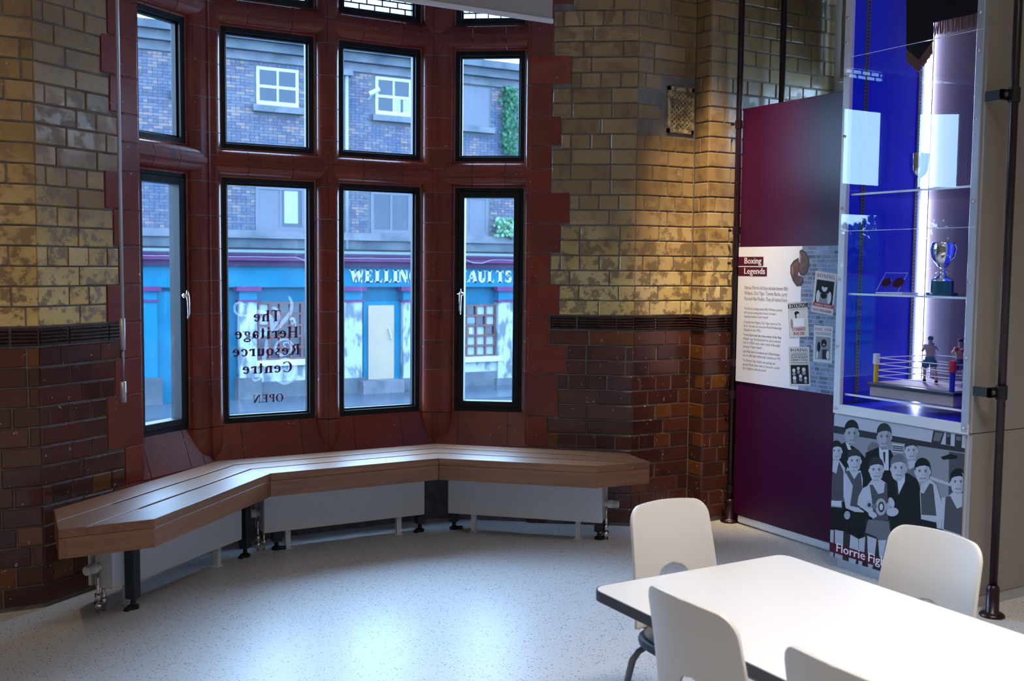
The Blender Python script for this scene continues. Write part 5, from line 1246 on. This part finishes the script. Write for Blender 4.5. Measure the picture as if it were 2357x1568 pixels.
# trees and a painted hoarding down the street (seen mirrored in the case)
labs = ('street tree nearest the pub, behind the teal hoarding', 'second street tree along the teal hoarding', 'third street tree along the teal hoarding', 'fourth street tree along the teal hoarding', 'last street tree, furthest down the road')
for i, (tx_, ty_, th) in enumerate(((-9, 29.5, 6.2), (-15, 30.5, 5.4), (-21, 31, 6.4), (-28, 31, 5.6), (-36, 32, 6.6))):
    t = empty('street_tree', (tx_, ty_, GZ), label=labs[i], cat='tree', group='street trees'); mb = MB(); mb.tube([(0, 0, 0), (.1, 0, th*.35), (0, .1, th*.7)], [.2, .15, .06], 10); mb.build('trunk', MBRN, t, True)
    mb = MB()
    for k in range(2200):
        d = Vector((random.gauss(0, 1), random.gauss(0, 1), random.gauss(0, .8))).normalized()*random.random()**.4*th*.40; p_ = Vector((0, 0, th*.66))+Vector((d.x*1.3, d.y, d.z*.85)); s_ = random.uniform(.10, .24); e1 = Vector((random.gauss(0, 1), random.gauss(0, 1), random.gauss(0, 1))).normalized()*s_; e2 = e1.orthogonal().normalized()*s_*.7
        mb.add([p_-e1, p_-e2, p_+e1, p_+e2], [(0, 1, 2, 3)])
    o = mb.build('foliage', MLEAF, t, recalc=False); tag(o, kind='stuff')
hd = empty('street_hoarding', (-24, 26.5, GZ), label='teal painted hoarding along the pavement left of the pub', cat='hoarding')
for k in range(26):
    box('hoarding_board', -24+k*1.9, -24+k*1.9+1.88, -.02, .02, 0, 3.1, MTEA, hd)
box('top_rail', -24, 25.4, -.05, .05, 3.1, 3.2, MPLU, hd)
# ------------------------------------------------------------------ lamps of the room and added fill panels
def ceiling_panel(x, y, lx, ly, power, label, col=(1., .93, .86)):
    t = empty('ceiling_fill_light', (x, y, ZC), label=label, cat='lamp', group='ceiling light panels')
    box('light_frame', -lx/2-.03, lx/2+.03, -ly/2-.03, ly/2+.03, -.05, 0, MWHT, t)
    box('diffuser', -lx/2, lx/2, -ly/2, ly/2, -.054, -.05, m_emit('diffuser_glow', (1., .95, .9), 4.), t)
    L = bpy.data.lights.new('panel_light', 'AREA'); L.shape = 'RECTANGLE'; L.size = lx; L.size_y = ly; L.energy = power; L.color = col; L.spread = 1.65
    o = bpy.data.objects.new('panel_light', L); put(o, t); o.location = (0, 0, -.06)
for x, y, pw, lb in ((2.35, 1.0, 52, 'ceiling light panel above the white table'), (2.3, -2.2, 12, 'unseen fill light panel added behind the table'), (-.9, .2, 3, 'unseen fill light panel added above the viewer'), (-.9, -2.2, 4, 'unseen fill light panel added at the back of the room')):  # table panel follows its bright top; the others are unseen, added as fill
    ceiling_panel(x, y, 1.2, .6, pw, lb)
def spot(x, y, z, tgt, power, ang, label, blend=.6, col=(1., .78, .48)):
    t = empty('spotlight', (x, y, z), label=label, cat='lamp', group='warm ceiling spotlights')
    d = (Vector(tgt)-Vector((x, y, z))).normalized()
    mb = MB(); mb.tube([-d*.10, d*.06], .045, 16, cap=False); mb.tube([-d*.10, -d*.102], .045, 16); mb.build('housing', MBLKP, t)
    mb = MB(); mb.tube([(0, 0, 0), (0, 0, ZC-z)], .012, 8); mb.build('stem', MBLKP, t)
    L = bpy.data.lights.new('spot_light', 'SPOT'); L.energy = power; L.spot_size = ang; L.spot_blend = 1.0; L.color = col; L.shadow_soft_size = .04
    o = bpy.data.objects.new('spot_light', L); put(o, t); o.rotation_euler = d.to_track_quat('-Z', 'Y').to_euler(); o.location = d*.02
spot(3.35, 3.75, 4.1, (4.2, 4.69, 1.26), 760, .50, 'warm spotlight aimed at the brick pier beside the panel')
spot(-.6, 3.5, 4.1, (-.05, 4.86, 1.7), 120, .75, 'warm spotlight aimed at the far left brick wall')
# daylight sampling portals in the window openings (they emit nothing)
def portal(loc, dirv, sx, sy, nm):
    L = bpy.data.lights.new('portal', 'AREA'); L.shape = 'RECTANGLE'; L.size = sx; L.size_y = sy; L.cycles.is_portal = True
    o = bpy.data.objects.new(nm, L); C.objects.link(o); o.location = loc; o.rotation_euler = Vector(dirv).to_track_quat('-Z', 'Y').to_euler(); o['label'] = 'daylight opening'; o['category'] = 'light'
